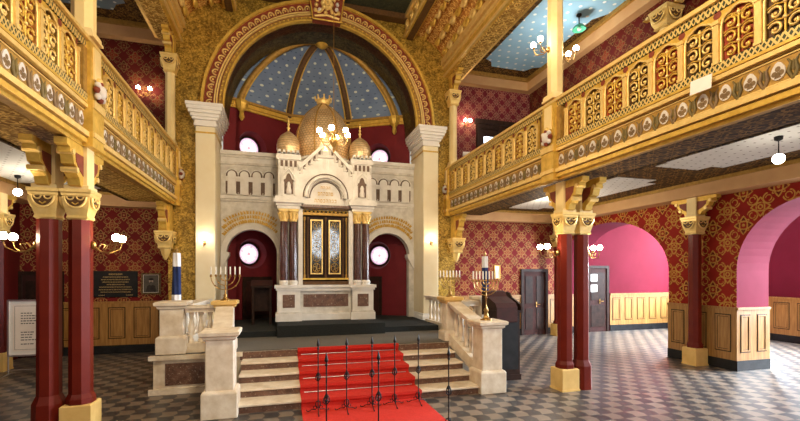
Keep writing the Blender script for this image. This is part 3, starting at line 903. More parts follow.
def parapet(s, label):
    xf = XR if s > 0 else XL; o = -s
    t = thing('gallery_parapet', (xf, 3.4, 3.56), label, 'parapet', 'gallery parapets')
    def bx(mb, d0, d1, y0, y1, z0, z1, m): mb.box(min(xf+o*d0, xf+o*d1), max(xf+o*d0, xf+o*d1), y0, y1, z0, z1, m)
    w = MB(); bx(w, -.12, 0, YB, YW-.01, 3.58, 4.89, M['gold_dark']); w.build('parapet_wall', t)
    m = MB()
    for (z0, z1, d, mm) in ((3.56, 3.60, .02, 'gold'), (3.60, 3.655, .07, 'gold'), (3.655, 3.675, .045, 'gold_dark'), (3.675, 3.735, .095, 'gold_light'), (3.735, 3.75, .05, 'gold_dark'),
                            (4.015, 4.03, .05, 'gold_dark'), (4.03, 4.075, .08, 'gold_light'), (4.075, 4.09, .06, 'gold_dark'), (4.09, 4.12, .075, 'gold')):
        bx(m, 0, d, YB, YW-.01, z0, z1, M[mm])
    m.build('moulding', t)
    f = MB(); bx(f, 0, .03, YB, YW-.01, 3.75, 4.015, M['gold_dark']); f.build('frieze', t)
    r = MB(); bx(r, 0, .075, YB, YW-.01, 4.12, 4.205, ROPE1); bx(r, 0, .06, YB, YW-.01, 4.76, 4.86, ROPE2); r.build('rope_border', t)
    ra = MB(); bx(ra, -.16, .10, YB, YW-.01, 4.86, 4.905, M['gold_light']); bx(ra, -.12, .07, YB, YW-.01, 4.905, 4.93, M['gold']); ra.build('rail', t)
    # frieze medallions
    md = MB()
    def P(a, z, d): return (xf + o*d, a, z)
    y = YW - .35
    k = 0
    while y > -1.5:
        if abs(y-YC) > .22 and abs(y-1.3) > .2:
            cz = 3.87
            sh = []
            for i in range(20):
                q = 2*PI*i/20
                rr = .072*(1 + .34*max(0, math.cos(q))**8)
                sh.append((rr*.85*math.sin(q), rr*math.cos(q)))
            A = [P(y+a, cz+z, .03) for a, z in sh]; B = [P(y+a, cz+z, .042) for a, z in sh]; N = len(A)
            md.add(A+B, [tuple(range(N)), tuple(range(2*N-1, N-1, -1))] + [(i, (i+1) % N, N+(i+1) % N, N+i) for i in range(N)], M['frieze_white'])
            for a, z in ((0, .028), (-.03, -.012), (.03, -.012)):
                md.disc([P(y+a+.024*math.cos(q), cz+z+.026*math.sin(q), .0445) for q in [2*PI*i/8 for i in range(8)]], M['frieze_mark'])
            md.disc([P(y-.03, cz-.055, .0445), P(y+.03, cz-.055, .0445), P(y+.008, cz, .0445), P(y-.008, cz, .0445)], M['frieze_mark'])
            # acanthus between
            yb = y - .12
            for sg in (-1, 1):
                md.tube([P(yb, cz-.11, .034), P(yb+sg*.035, cz-.03, .04), P(yb+sg*.02, cz+.05, .036), P(yb+sg*.048, cz+.095, .034)], [.016, .020, .014, .006], M['frieze_mark'] if k % 2 else M['frieze_green'], 4)
            md.disc([P(yb+.022*math.cos(q), cz+.02+.05*math.sin(q), .036) for q in [2*PI*i/8 for i in range(8)]], M['frieze_green'])
        y -= .242; k += 1
    for z in (3.765, 4.0): bx(md, .03, .04, YB, YW-.01, z-.007, z+.007, M['gold_light'])
    md.build('medallion_pattern', t)
    # arched panels
    protos = []
    for pm, tm in panel_protos(o):
        a = pm.build('arch_panel', t, world=False); b = tm.build('lattice_tracery', a, world=False); protos.append((a, b))
    ys = [YW - .42 - .41*i for i in range(10)] + [5.62 - .41*i for i in range(10)] + [.92 - .41*i for i in range(5)]
    for i, y in enumerate(ys):
        a, b = protos[i % 2]
        if i >= 2:
            a2 = a.copy(); COL.objects.link(a2); b2 = b.copy(); COL.objects.link(b2); b2.parent = a2; a2.parent = t; a = a2
        a.location = (0, y - 3.4, 4.20 - 3.56)
    # posts with painted cartouches
    for y, w_ in ((YC, .17), (1.3, .17), (YW - .11, .10)):
        p = MB(); bx(p, 0, .13, y-w_, y+w_, 3.56, 4.135, M['gold']); bx(p, 0, .105, y-w_, y+w_, 4.135, 4.86, M['gold'])
        bx(p, .105, .125, y-w_*.55, y+w_*.55, 4.42, 4.82, M['cream'])
        bx(p, .13, .15, y-w_, y+w_, 3.68, 3.74, M['gold_light']); bx(p, .13, .15, y-w_, y+w_, 4.04, 4.135, M['gold_light'])
        for sg in (-1, 1): bx(p, .0, .07, y+sg*w_+(-.10 if sg < 0 else 0), y+sg*w_+(0 if sg < 0 else .10), 4.22, 4.76, ROPE1 if False else M['gold_dark'])
        pp = p.build('post', t)
        c = MB()
        for q in range(8):
            a = 2*PI*q/8
            c.sphere(P(y + w_*.62*math.cos(a), 4.29 + .10*math.sin(a), .15), .042, M['frieze_white'] if q % 2 else M['redband'], 7)
        c.sphere(P(y, 4.29, .15), .075, M['frieze_white'], 10, 1.3)
        c.sphere(P(y, 4.43, .14), .045, M['gold_light'], 8)
        c.build('cartouche', pp)
    return t
parapet(1, 'gilded gallery parapet with red and brown arched panels above the lectern side')
parapet(-1, 'gilded gallery parapet with pierced arched panels above the notice board side')
t = MB()
yy = 3.48
q = [(yy-.12, 4.10, .127), (yy+.12, 4.115, .127), (yy+.125, 3.965, .132), (yy-.115, 3.95, .132)]
t.add([(XR-d, y, z) for y, z, d in q] + [(XR-d-.003, y, z) for y, z, d in q], [(0,1,2,3),(7,6,5,4),(0,4,5,1),(1,5,6,2),(2,6,7,3),(3,7,4,0)], M['white'])
tag(t.build('paper_sheet', None, True, (XR-.13, yy, 4.03)), 'small white sheet of paper stuck on the right gallery parapet', 'paper')

# ================================================================== APSE ARCH PILASTERS, KEYSTONE
for s, lab in ((-1, 'tall cream pilaster with stepped capital, beside the left gallery end'), (1, 'tall cream pilaster with stepped capital, beside the right gallery end')):
    xa, xb = sorted((XC + s*2.53, XC + s*2.96))
    t = thing('pilaster', ((xa+xb)/2, 11.0, P_TOP), lab, 'pilaster', 'pilasters of the apse arch')
    b = MB()
    xa += .004; xb -= .004
    b.box(xa-.05, xb+.05, 10.42, 10.89, P_TOP, P_TOP+.22, M['white']); b.box(xa-.025, xb+.025, 10.46, 10.89, P_TOP+.22, P_TOP+.28, M['white']); b.box(xa, xb, 10.89, 11.59, P_TOP, P_TOP+.28, M['white']); b.build('base', t)
    MB().box(xa, xb, 10.5, 11.59, P_TOP+.28, 5.36, M['pilaster']).build('shaft', t, bevel=.015)
    c = MB()
    for (z0, z1, e) in ((5.20, 5.235, .012), (5.36, 5.42, .03), (5.42, 5.50, .015), (5.50, 5.56, .06), (5.56, 5.63, .09), (5.63, 5.70, .13), (5.70, 5.78, .16), (5.78, 5.85, .18)):
        mm = M['white'] if e > .013 else M['gold']
        c.box(xa-e, xb+e, 10.5-e, 10.89, z0, z1, mm)
        c.box(xa-(e if s > 0 else 0), xb+(e if s < 0 else 0), 10.89, 11.59, z0, z1-(.004 if z1 > 5.84 else 0), mm)
    c.build('capital', t)
t = thing('keystone_ornament', (XC, 10.45, 8.1), 'red keystone plaque with gilded floral relief at the crown of the apse arch', 'ornament')
p = MB().prism([(XC-.34, 8.16), (XC+.34, 8.16), (XC+.43, 8.82), (XC-.43, 8.82)], 'y', 10.36, 10.56, M['redband']); p.build('plaque', t)
f = MB()
for q in range(8):
    a = 2*PI*q/8
    f.sphere((XC + .10*math.cos(a), 10.34, 8.55 + .10*math.sin(a)), .062, M['gold_light'], 8)
f.sphere((XC, 10.32, 8.55), .06, M['gold_light'], 8)
for q in range(10):
    a = 2*PI*q/10 + .2
    f.sphere((XC + .26*math.cos(a), 10.345, 8.53 + .20*math.sin(a)), .050, M['gold_light'] if q % 3 else M['frieze_white'], 7)
for sg in (-1, 1):
    for (zz, up) in ((8.42, -1), (8.68, 1)):
        f.tube([(XC + sg*(.10 + .2*q), 10.345, zz + up*(.10*math.sin(q*3))) for q in [i/10 for i in range(11)]], [.04-.002*i for i in range(11)], M['gold_light'], 5)
        f.sphere((XC + sg*.28, 10.34, zz + up*.06), .05, M['gold_light'], 7)
f.tube([(XC-.3, 10.345, 8.22), (XC, 10.345, 8.28), (XC+.3, 10.345, 8.22)], .03, M['gold_light'], 5)
f.build('floral_ornament', t)
for x0, x1 in ((-1, -1), (1, 1)): pass
e = MB()
for sg in (-1, 1): e.tube([(XC+sg*.34, 10.36, 8.16), (XC+sg*.425, 10.36, 8.80)], .02, M['gold'], 5)
e.tube([(XC-.34, 10.36, 8.16), (XC+.34, 10.36, 8.16)], .02, M['gold'], 5); e.build('rim', t)
# ================================================================== THE ARK
def lettering(mb, cx, y, z, w, h, m, n, axis='y', th=.012):
    """a row of square-script strokes, too small in the photograph to read"""
    step = w/n
    for i in range(n):
        x = cx - w/2 + step*(i+.15); ww = step*.68
        k = random.random()
        bars = [(x, x+ww, z+h*.82, z+h)]
        bars.append((x+ww*.78, x+ww, z, z+h))
        if k < .6: bars.append((x, x+ww*.22, z, z+h*(.55 if k < .3 else .9)))
        if k > .4: bars.append((x, x+ww, z, z+h*.17))
        for b in bars: mb.box(b[0], b[1], y-th, y, b[2], b[3], m)
XA = 1.06
def ark():
    Y0 = 10.0; Z0 = .89
    t = thing('torah_ark', (XA, 10.6, Z0), 'white domed stone ark with brown marble columns and black double door', 'ark')
    body = MB()
    body.box(XA-1.08, XA+1.08, 10.42, 11.45, Z0, 4.55, M['arkstone'])
    body.box(XA-.60, XA+.60, 10.28, 10.42, 3.5, 3.7, M['arkstone'])
    body.build('body', t)
    for s in (-1, 1):
        a, b = sorted((XA+s*.61, XA+s*1.12))
        p = MB()
        p.box(a-.04, b+.04, Y0-.04, 10.5, Z0, Z0+.17, M['arkstone']); p.box(a-.02, b+.02, Y0-.02, 10.5, Z0+.17, Z0+.21, M['arkgrey'])
        p.box(a, b, Y0, 10.5, Z0+.21, 1.62, M['arkstone'])
        p.box(a-.03, b+.03, Y0-.03, 10.5, 1.60, 1.65, M['arkstone']); p.box(a-.06, b+.06, Y0-.06, 10.5, 1.65, 1.72, M['arkstone'])
        pp = p.build('plinth', t)
        c = (a+b)/2
        MB().box(c-.135, c+.135, Y0-.006, Y0+.02, 1.20, 1.50, M['brownmarble']).build('marble_panel', pp)
        for off in (.76, .97):
            x, y = XA+s*off, 10.2
            q = MB()
            q.lathe([(.105, 1.72), (.105, 1.76), (.12, 1.78), (.105, 1.81), (.095, 1.83)], (x, y, 0), M['arkstone'], 16, False)
            cnm = q
            n = 20
            rings = []
            for zz, r in ((1.83, .092), (2.4, .092), (3.22, .083)):
                rings.append([(x + (r - (.008 if j % 2 else 0))*math.cos(2*PI*j/n), y + (r - (.008 if j % 2 else 0))*math.sin(2*PI*j/n), zz) for j in range(n)])
            q.loft(rings, M['porphyry'])
            col = q.build('marble_column', t)
            g = MB()
            g.lathe([(.085, 3.20), (.10, 3.22), (.085, 3.25), (.088, 3.32), (.11, 3.40), (.125, 3.44)], (x, y, 0), M['gold_light'], 12)
            for j in range(8):
                an = 2*PI*j/8
                g.tube([(x+.09*math.cos(an), y+.09*math.sin(an), 3.26), (x+.105*math.cos(an), y+.105*math.sin(an), 3.36), (x+.14*math.cos(an), y+.14*math.sin(an), 3.40)], [.02, .022, .012], M['gold_light'], 4)
            g.square([(.12, 3.44), (.125, 3.49)], (x, y, 0), M['gold_light'])
            g.build('gilded_capital', col)
        MB().box(*sorted((XA+s*.545, XA+s*.645)), 10.16, 10.44, 1.72, 3.5, M['arkstone']).build('side_pier', t)
        MB().box(*sorted((XA+s*.64, XA+s*1.08)), 10.34, 10.44, 1.72, 3.5, M['arkgrey']).build('back_panel', t)
        # entablature over the column pair
        en = MB()
        for (z0, z1, e) in ((3.49, 3.56, .0), (3.56, 3.62, .03), (3.62, 3.70, .08), (3.70, 3.77, .05)):
            en.box(a-e, b+e, Y0+.06-e, 10.9, z0, z1, M['arkstone'])
        en.build('entablature', t)
        # tower with trefoil niche, corbel table and battlements
        tw = MB(); tw.box(a+.02, b-.02, Y0+.14, 10.9, 3.77, 4.70, M['arkstone'])
        tw.box(a-.02, b+.02, Y0+.10, 10.9, 4.64, 4.76, M['arkstone'])
        for j in range(5):
            x = a + (b-a)*(j+.5)/5
            tw.box(x-.028, x+.028, Y0+.09, Y0+.2, 4.76, 4.86, M['arkstone'])
            tw.box(x-.045, x+.045, Y0+.09, Y0+.2, 4.76, 4.80, M['arkstone'])
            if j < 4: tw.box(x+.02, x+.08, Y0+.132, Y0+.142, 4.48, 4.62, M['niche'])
            tw.box(x-.012, x+.012, Y0+.115, Y0+.142, 4.40, 4.56, M['arkgrey'])
        two = tw.build('tower', t)
        c = (a+b)/2
        n = MB()
        sh = [(c-.10, 3.84), (c+.10, 3.84), (c+.10, 4.12)] + [(c+.07+.05*math.cos(q), 4.14+.05*math.sin(q)) for q in (0, .8, 1.5)] + [(c+.05*math.cos(q), 4.25+.07*math.sin(q)) for q in (.4, 1.1, PI/2, 2.0, 2.7)] + [(c-.07+.05*math.cos(q), 4.14+.05*math.sin(q)) for q in (1.6, 2.3, PI)] + [(c-.10, 4.12)]
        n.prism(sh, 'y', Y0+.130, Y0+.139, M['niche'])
        n.lathe([(.06, 3.84), (.065, 3.92), (.045, 4.0), (.05, 4.06), (.02, 4.12)], (c, Y0+.12, 0), M['arkstone'], 8)
        for sg in (-1, 1):
            n.box(c+sg*.15-.025, c+sg*.15+.025, Y0+.10, Y0+.14, 3.80, 4.14, M['arkstone'])
            n.prism([(c+sg*.18, 4.14), (c+sg*.11, 4.14), (c+sg*.145, 4.34)], 'y', Y0+.09, Y0+.14, M['arkstone'])
        n.tube([(c-.15, Y0+.125, 4.14), (c-.11, Y0+.125, 4.28), (c, Y0+.12, 4.42), (c+.11, Y0+.125, 4.28), (c+.15, Y0+.125, 4.14)], .022, M['arkstone'], 5)
        n.build('niche', two)
        # corner domes
        d = MB().lathe([(.22, 0), (.25, .05), (.27, .14), (.275, .24), (.25, .36), (.19, .46), (.11, .53), (.05, .57), (.02, .60)], (0, 0, 0), M['gold_dome'], 20)
        dd = d.build('corner_dome', t, world=False); dd.location = (c - XA, 10.42 - 10.6, 4.80 - Z0)
        fi = MB()
        fi.lathe([(.03, .58), (.02, .63), (.045, .67), (.015, .71), (.035, .76), (.012, .80), (.025, .84), (.004, .93)], (0, 0, 0), M['gold_light'], 8)
        fi.build('finial', dd, world=False)
    # centre base
    cb = MB()
    cb.box(XA-.62, XA+.62, Y0+.10, 10.5, Z0, Z0+.15, M['arkstone']); cb.box(XA-.60, XA+.60, Y0+.16, 10.5, Z0+.15, 1.60, M['arkgrey'])
    cb.box(XA-.61, XA+.61, Y0+.08, 10.5, 1.58, 1.66, M['arkstone']); cb.box(XA-.62, XA+.62, Y0+.04, 10.5, 1.66, 1.72, M['arkstone'])
    cbo = cb.build('altar_base', t)
    MB().box(XA-.53, XA+.53, Y0+.148, Y0+.17, 1.20, 1.50, M['brownmarble']).build('marble_panel', cbo)
    # doorway
    fr = MB()
    fr.box(XA-.545, XA+.545, 10.30, 10.44, 1.72, 3.56, M['darkwood'])
    fr.box(XA-.545, XA+.545, 10.16, 10.30, 1.72, 1.80, M['brownpanel']); fr.box(XA-.545, XA+.545, 10.14, 10.30, 1.84, 1.88, M['gold'])
    fr.box(XA-.545, XA+.545, 10.20, 10.30, 3.38, 3.44, M['gold_dark']); fr.box(XA-.55, XA+.55, 10.18, 10.32, 3.52, 3.58, M['brownpanel'])
    for x in (-.50, -.42, 0, .42, .50):
        fr.lathe([(.028, 1.88), (.028, 1.95), (.016, 1.98), (.016, 3.24), (.03, 3.28), (.03, 3.34)], (XA+x, 10.27, 0), M['brownpanel'] if abs(x) < .46 else M['gold_dark'], 8)
    for j in range(11):
        x = XA - .48 + .096*j
        fr.tube([(x + .04*math.cos(q), 10.24, 3.45 + .06*math.sin(q)) for q in [PI*i/6 for i in range(7)]], .009, M['gold'], 4)
    fr.build('door_frame', t)
    for s in (-1, 1):
        a, b = sorted((XA+s*.07, XA+s*.36)); z0, z1 = 1.97, 3.28
        d = MB()
        d.box(a, a+.03, 10.24, 10.30, z0, z1, M['gold_light']); d.box(b-.03, b, 10.24, 10.30, z0, z1, M['gold_light'])
        d.box(a+.03, b-.03, 10.24, 10.30, z0, z0+.03, M['gold_light']); d.box(a+.03, b-.03, 10.24, 10.30, z1-.03, z1, M['gold_light'])
        dl = d.build('ark_door', t)
        MB().box(a+.03, b-.03, 10.27, 10.29, z0+.03, z1-.03, M['arkglass']).build('pane', dl)
        g = MB()
        for k in range(5):
            zc = z0+.16+.25*k; c = (a+b)/2
            g.tube([(c + .085*math.cos(q), 10.262, zc + .11*math.sin(q)) for q in [2*PI*i/12 for i in range(12)]], .006, M['gold'], 4, True)
            g.tube([(c + .085*math.cos(q)*abs(math.cos(2*q)), 10.26, zc + .11*math.sin(q)*abs(math.cos(2*q))) for q in [2*PI*i/16 for i in range(16)]], .005, M['gold_light'], 4, True)
        g.build('lattice_ornament', dl)
    # gable with round inscription field
    Yg = Y0 + .20
    g = MB()
    N = 24
    arcp = [(XA + .47*math.cos(PI - PI*i/N), 3.80 + .50*math.sin(PI - PI*i/N)) for i in range(N+1)]
    out = []
    for (x, z) in arcp:
        dx = x - XA
        out.append((x, 5.10 - abs(dx)*.95))
    for i in range(N):
        a, b, c, d = arcp[i], arcp[i+1], out[i+1], out[i]
        g.add([(a[0], Yg, a[1]), (b[0], Yg, b[1]), (c[0], Yg, c[1]), (d[0], Yg, d[1])], [(0,1,2,3)], M['arkstone'])
        g.add([(a[0], Yg, a[1]), (b[0], Yg, b[1]), (b[0], Yg+.10, b[1]), (a[0], Yg+.10, a[1])], [(0,1,2,3)], M['arkgrey'])
    for s in (-1, 1):
        a, b = sorted((XA+s*.47, XA+s*.64)); g.box(a, b, Yg, 10.44, 3.6, 4.64, M['arkstone'])
        g.prism([(XA+s*.66, 4.50), (XA, 5.16), (XA, 5.06), (XA+s*.66, 4.40)], 'y', Yg-.06, 10.6, M['arkstone'])
        # stepped corbels
        for k in range(5):
            x = XA + s*(.07 + .118*k); z = 4.94 - .105*k
            g.box(min(x, x+s*.055), max(x, x+s*.055), Yg-.035, Yg, z-.14, z, M['arkgrey'])
            g.box(min(x, x+s*.085), max(x, x+s*.085), Yg-.030, Yg, z-.16, z-.12, M['arkstone'])
            g.box(min(x+s*.055, x+s*.11), max(x+s*.055, x+s*.11), Yg-.006, Yg, z-.17, z-.01, M['niche'])  # brown inlay paints the shade between corbels
    g.box(XA-.5, XA+.5, Yg+.10, 10.6, 3.58, 4.6, M['arkstone'])
    g.prism([(XA-.6, 4.4), (XA+.6, 4.4), (XA, 5.02)], 'y', Yg+.02, 10.6, M['arkstone'])
    go = g.build('gable', t)
    ym = MB(); ym.tube([(x, Yg-.02, z) for x, z in arcp], .045, M['arkstone'], 6); ym.tube([(XA + (x-XA)*1.13, Yg-.004, 3.80+(z-3.80)*1.13) for x, z in arcp], .014, M['niche'], 5); ym.tube([(XA + (x-XA)*.80, Yg+.095, 3.80+(z-3.80)*.80) for x, z in arcp], .012, M['niche'], 5); ym.tube([(XA + (x-XA)*.89, Yg+.02, 3.80+(z-3.80)*.89) for x, z in arcp], .022, M['arkgrey'], 6)  # niche-coloured tubes paint shade lines along the arch moulding
    ym.box(XA-.62, XA+.62, Yg-.05, Yg+.1, 3.56, 3.62, M['brownmarble'])
    ym.build('arch_moulding', go)
    le = MB()
    lettering(le, XA, Yg+.10, 4.03, .24, .06, M['inscription'], 4); lettering(le, XA, Yg+.10, 3.87, .38, .08, M['inscription'], 6); lettering(le, XA, Yg+.10, 3.70, .54, .08, M['inscription'], 8)
    le.build('lettering', go)
    # great dome with crown
    dr = MB(); dr.lathe([(.66, 4.5), (.66, 4.74), (.70, 4.76), (.70, 4.82)], (XA, 10.85, 0), M['arkstone'], 24, False); dr.build('drum', t)
    d = MB().lathe([(.62, 0), (.66, .12), (.70, .32), (.70, .52), (.66, .74), (.58, .94), (.47, 1.12), (.34, 1.26), (.22, 1.36), (.13, 1.43), (.10, 1.47)], (0, 0, 0), M['gold_dome'], 32)
    dd = d.build('great_dome', t, world=False); dd.location = (0, 10.85-10.6, 4.82-Z0)
    rb = MB()
    for j in range(8):
        an = 2*PI*(j+.5)/8
        rb.tube([(r*1.01*math.cos(an), r*1.01*math.sin(an), z) for r, z in ((.62, 0), (.66, .12), (.70, .32), (.70, .52), (.66, .74), (.58, .94), (.47, 1.12), (.34, 1.26), (.22, 1.36), (.13, 1.43))], .018, M['gold_dark'], 5)
    rb.build('rib', dd, world=False)
    cr = MB()
    cr.lathe([(.13, 1.46), (.17, 1.50), (.17, 1.56), (.16, 1.57), (.10, 1.56)], (0, 0, 0), M['gold_light'], 16)
    for j in range(8):
        an = 2*PI*j/8; x, y = .175*math.cos(an), .175*math.sin(an)
        cr.tube([(x, y, 1.54), (x*1.12, y*1.12, 1.59), (x*1.16, y*1.16, 1.635)], [.034, .024, .008], M['gold_light'], 5)
        cr.sphere((x*1.16, y*1.16, 1.64), .026, M['gold_light'], 6)
    cr.sphere((0, 0, 1.56), .09, M['gold'], 10)
    cr.build('crown', dd, world=False)
    return t
ark()

# ---- arcaded screens left and right of the ark
def screen(s, label):
    xi, xo = XA + s*1.085, XC + s*2.525
    cx = XC + s*1.78; r = .60; sp = 2.50
    x0, x1 = min(xi, xo), max(xi, xo)
    t = thing('arcaded_screen', (cx, 11.4, .77), label, 'screen wall', 'stone screens beside the ark')
    w = arch_wall(MB(), 'y', 11.3, 11.52, x0, x1, [(cx-r, cx+r, sp)], .77, 5.0, M['arkgrey'], M['arkgrey'], M['arkgrey'], 32)
    w.build('screen_wall', t)
    c = MB()
    for (z0, z1, e, m) in ((3.80, 3.86, .03, 'arkgrey'), (3.86, 3.93, .06, 'arkstone')): c.box(x0+.001, x1-.001, 11.3-e, 11.3, z0, z1, M[m])
    c.build('string_course', t); c = MB()
    for (z0, z1, e, m) in ((4.72, 4.78, .03, 'arkgrey'), (4.78, 4.90, .02, 'arkstone'), (4.90, 4.96, .05, 'arkgrey'), (4.96, 5.05, .09, 'arkstone')):
        c.box(x0+.001, x1-.001, 11.3-e, 11.3, z0, z1, M[m])
    c.build('cornice', t)
    a = MB()
    def band(mb, r0, r1, d, m):
        n = 32; ring = []
        for j in range(n+1):
            q = PI*j/n
            X0, X1 = cx+r0*math.cos(q), cx+r1*math.cos(q)
            X0, X1 = [max(x0+.002, min(x1-.002, v)) for v in (X0, X1)]
            ring.append([(X0, 11.3-d, sp+r0*math.sin(q)), (X1, 11.3-d, sp+r1*math.sin(q)), (X1, 11.3, sp+r1*math.sin(q)), (X0, 11.3, sp+r0*math.sin(q))])
        mb.loft(ring, m)
    band(a, .60, .66, .05, M['arkstone']); band(a, .66, .735, .025, M['arkstone'])
    a.build('archivolt', t)
    i = MB(); n = 34
    for k in range(n):
        for rr in (.82, .93, 1.04):
            q = PI*(.12 + .76*(k+.5)/n)
            px, pz = cx+rr*math.cos(q), sp+rr*math.sin(q)
            if px < x0+.06 or px > x1-.06 or pz > 3.76: continue
            tx, tz = -math.sin(q), math.cos(q)
            L = random.uniform(.018, .032); H = .045
            cs = [(px+tx*L*u+math.cos(q)*H*v, pz+tz*L*u+math.sin(q)*H*v) for u, v in ((-1,-1),(1,-1),(1,random.choice((-.2,1))),(.2,1),(-.3,.3),(-1,1))]
            i.prism(cs, 'y', 11.285, 11.3, M['inscription'])
    i.build('gilded_lettering', t)
    # blind arcade
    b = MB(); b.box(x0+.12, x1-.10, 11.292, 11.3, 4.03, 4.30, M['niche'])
    b.build('arcade_ground', t)
    N = 4; wv = (x1-x0-.22)/N
    for k in range(N):
        q = MB(); c0 = x0+.12+wv*(k+.5); hw = wv*.33
        sh = [(c0-hw, 3.99), (c0+hw, 3.99)] + [(c0+hw*math.cos(PI*j/12), 4.46+hw*math.sin(PI*j/12)) for j in range(13)]
        dk = [(c0-hw*1.40, 3.985), (c0+hw*1.40, 3.985)] + [(c0+hw*1.40*math.cos(PI*j/12), 4.45+hw*1.40*math.sin(PI*j/12)) for j in range(13)]
        q.prism(dk, 'y', 11.288, 11.3, M['niche'])  # dark arch band paints the shaded edge behind each slab
        q.prism(sh, 'y', 11.24, 11.3, M['arkstone'])
        q.tube([(c0+hw*1.52*math.cos(PI*j/12), 11.275, 4.45+hw*1.52*math.sin(PI*j/12)) for j in range(13)], .015, M['arkstone'], 5)
        for sg in (-1, 1): q.box(min(c0+sg*hw, c0+sg*wv*.5), max(c0+sg*hw, c0+sg*wv*.5), 11.262, 11.3, 4.30, 4.42, M['arkstone'])
        q.box(c0-hw*1.1, c0+hw*1.1, 11.25, 11.3, 3.96, 4.0, M['arkstone'])
        q.build('blind_arch', t)
    # scrolled corbel at the springing on the pilaster side
    xo_ = cx + s*r
    k = MB()
    xe = XC + s*2.515
    k.prism([(xe, 2.12), (xe, 2.52), (xo_-s*.06, 2.52), (xo_-s*.06, 2.44), (xo_-s*.02, 2.36), (xe-s*.08, 2.22)], 'y', 11.22, 11.5, M['arkstone'])
    k.lathe([(.001, -.15), (.07, -.15), (.07, .15), (.001, .15)], (0, 0, 0), M['arkgrey'], 10) if False else None
    k.build('corbel', t)
    return t
screen(-1, 'pale stone screen with gilded inscription arch, between ark and left cream pilaster')
screen(1, 'pale stone screen with gilded inscription arch, between ark and right cream pilaster')

# ================================================================== STAIRS, PIERS, BALUSTRADES
SY, RUN, RISE = 6.37, .345, .13
SX0, SX1 = -.62, 3.20
t = thing('staircase', ((SX0+SX1)/2, SY, 0), 'broad flight of five cream and brown marble steps up to the ark platform', 'stairs')
for k in range(5):
    y = SY + k*RUN
    MB().box(SX0, SX1, y, 7.735 if k < 4 else y+.02, k*RISE, (k+1)*RISE-.035 if k < 4 else P_TOP-.04, M['brownmarble']).build('riser', t) if k < 4 else None
    if k < 4:
        MB().box(SX0, SX1, y-.035, min(y+RUN+.01, 7.73), (k+1)*RISE-.035, (k+1)*RISE, M['stone']).build('tread', t, bevel=.008)
# red carpet over the steps, one runner
def runner():
    prof = [(3.2, 0.001)]
    y = SY
    prof.append((SY-.012, 0.0))
    for k in range(4):
        yk = SY + k*RUN - .035
        prof += [(yk+.021, (k+1)*RISE-.065), (yk-.012, (k+1)*RISE-.042), (yk-.012, (k+1)*RISE)]
        prof += [(yk+RUN+.023, (k+1)*RISE)]
    prof += [(7.70-.022, P_TOP-.05), (7.69-.014, P_TOP), (7.75, P_TOP)]
    up = []
    for (a, b) in prof: up.append((a, b))
    n = len(prof)
    mb = MB(); x0, x1 = .30, 2.16
    # thickness 14 mm, offset up and forward
    prof = [(a-.004, b+.002) for a, b in prof]; top = [(a-.010, b+.014) for a, b in prof]
    vs = [(x0, a, b) for a, b in prof] + [(x1, a, b) for a, b in prof] + [(x0, a, b) for a, b in top] + [(x1, a, b) for a, b in top]
    fs = []
    for i in range(n-1):
        fs += [(i, i+1, n+i+1, n+i), (2*n+i, 3*n+i, 3*n+i+1, 2*n+i+1), (i, 2*n+i, 2*n+i+1, i+1), (n+i, n+i+1, 3*n+i+1, 3*n+i)]
    fs += [(0, n, 3*n, 2*n), (n-1, 3*n-1, 4*n-1, 2*n-1)]
    mb.add(vs, fs, M['redcarpet'])
    o = mb.build('red_carpet', None, True, (1.23, 5.5, 0)); tag(o, 'long red carpet runner on the floor and up the marble steps', 'carpet')
    return o
runner()
names = ['bottom', 'second', 'third', 'fourth', 'topmost']
for k in range(4):
    y = SY + (k+1)*RUN - .035 - .03; z = (k+1)*RISE + .03
    o = MB().tube([(.36, y, z), (2.10, y, z)], .007, M['steel'], 6).build('stair_rod', None, True, (1.23, y, z))
    tag(o, 'thin metal stair rod holding the red carpet, %s' % ['the lowest of four', 'second from the floor', 'third from the floor', 'the uppermost of four'][k], 'stair rod', 'stair rods on the red carpet')

def pier(cx, cy, z0, z1, label, w=.36, base=.32, ochre=False):
    t = thing('stone_pier', (cx, cy, z0), label, 'pier', 'stone balustrade piers')
    h = w/2
    MB().square([(h+.05, z0), (h+.05, z0+base-.03), (h+.02, z0+base)], (cx, cy, 0), M['stone']).build('base', t, bevel=.01)
    MB().square([(h, z0+base-.01), (h, z1-.12)], (cx, cy, 0), M['stone']).build('shaft', t, bevel=.012)
    MB().square([(h+.005, z1-.13), (h+.03, z1-.11), (h+.035, z1-.08), (h+.07, z1-.06), (h+.075, z1-.015), (h+.05, z1)], (cx, cy, 0), M['pedestalcream'] if ochre else M['stone']).build('cap', t)
    return t
pier(-.80, 6.43, 0, 1.20, 'tall pale marble pier at the foot of the steps, notice board side', .37, .38)
pier(3.40, 6.50, 0, 1.20, 'tall pale marble pier at the foot of the steps, next to the dark lectern', .37, .38)
pier(-.92, 7.94, P_TOP, 1.52, 'marble post with ochre cap under the candelabrum at the head of the steps, portrait side', .27, .2, True)
pier(3.32, 7.94, P_TOP, 1.52, 'marble post with ochre cap under the candelabrum at the head of the steps, lectern side', .27, .2, True)
pier(-1.74, 7.96, P_TOP, 1.52, 'marble pier on the platform corner near the framed portrait', .36, .3)
pier(4.12, 7.96, P_TOP, 1.52, 'marble pier on the platform corner behind the dark lectern', .36, .3)

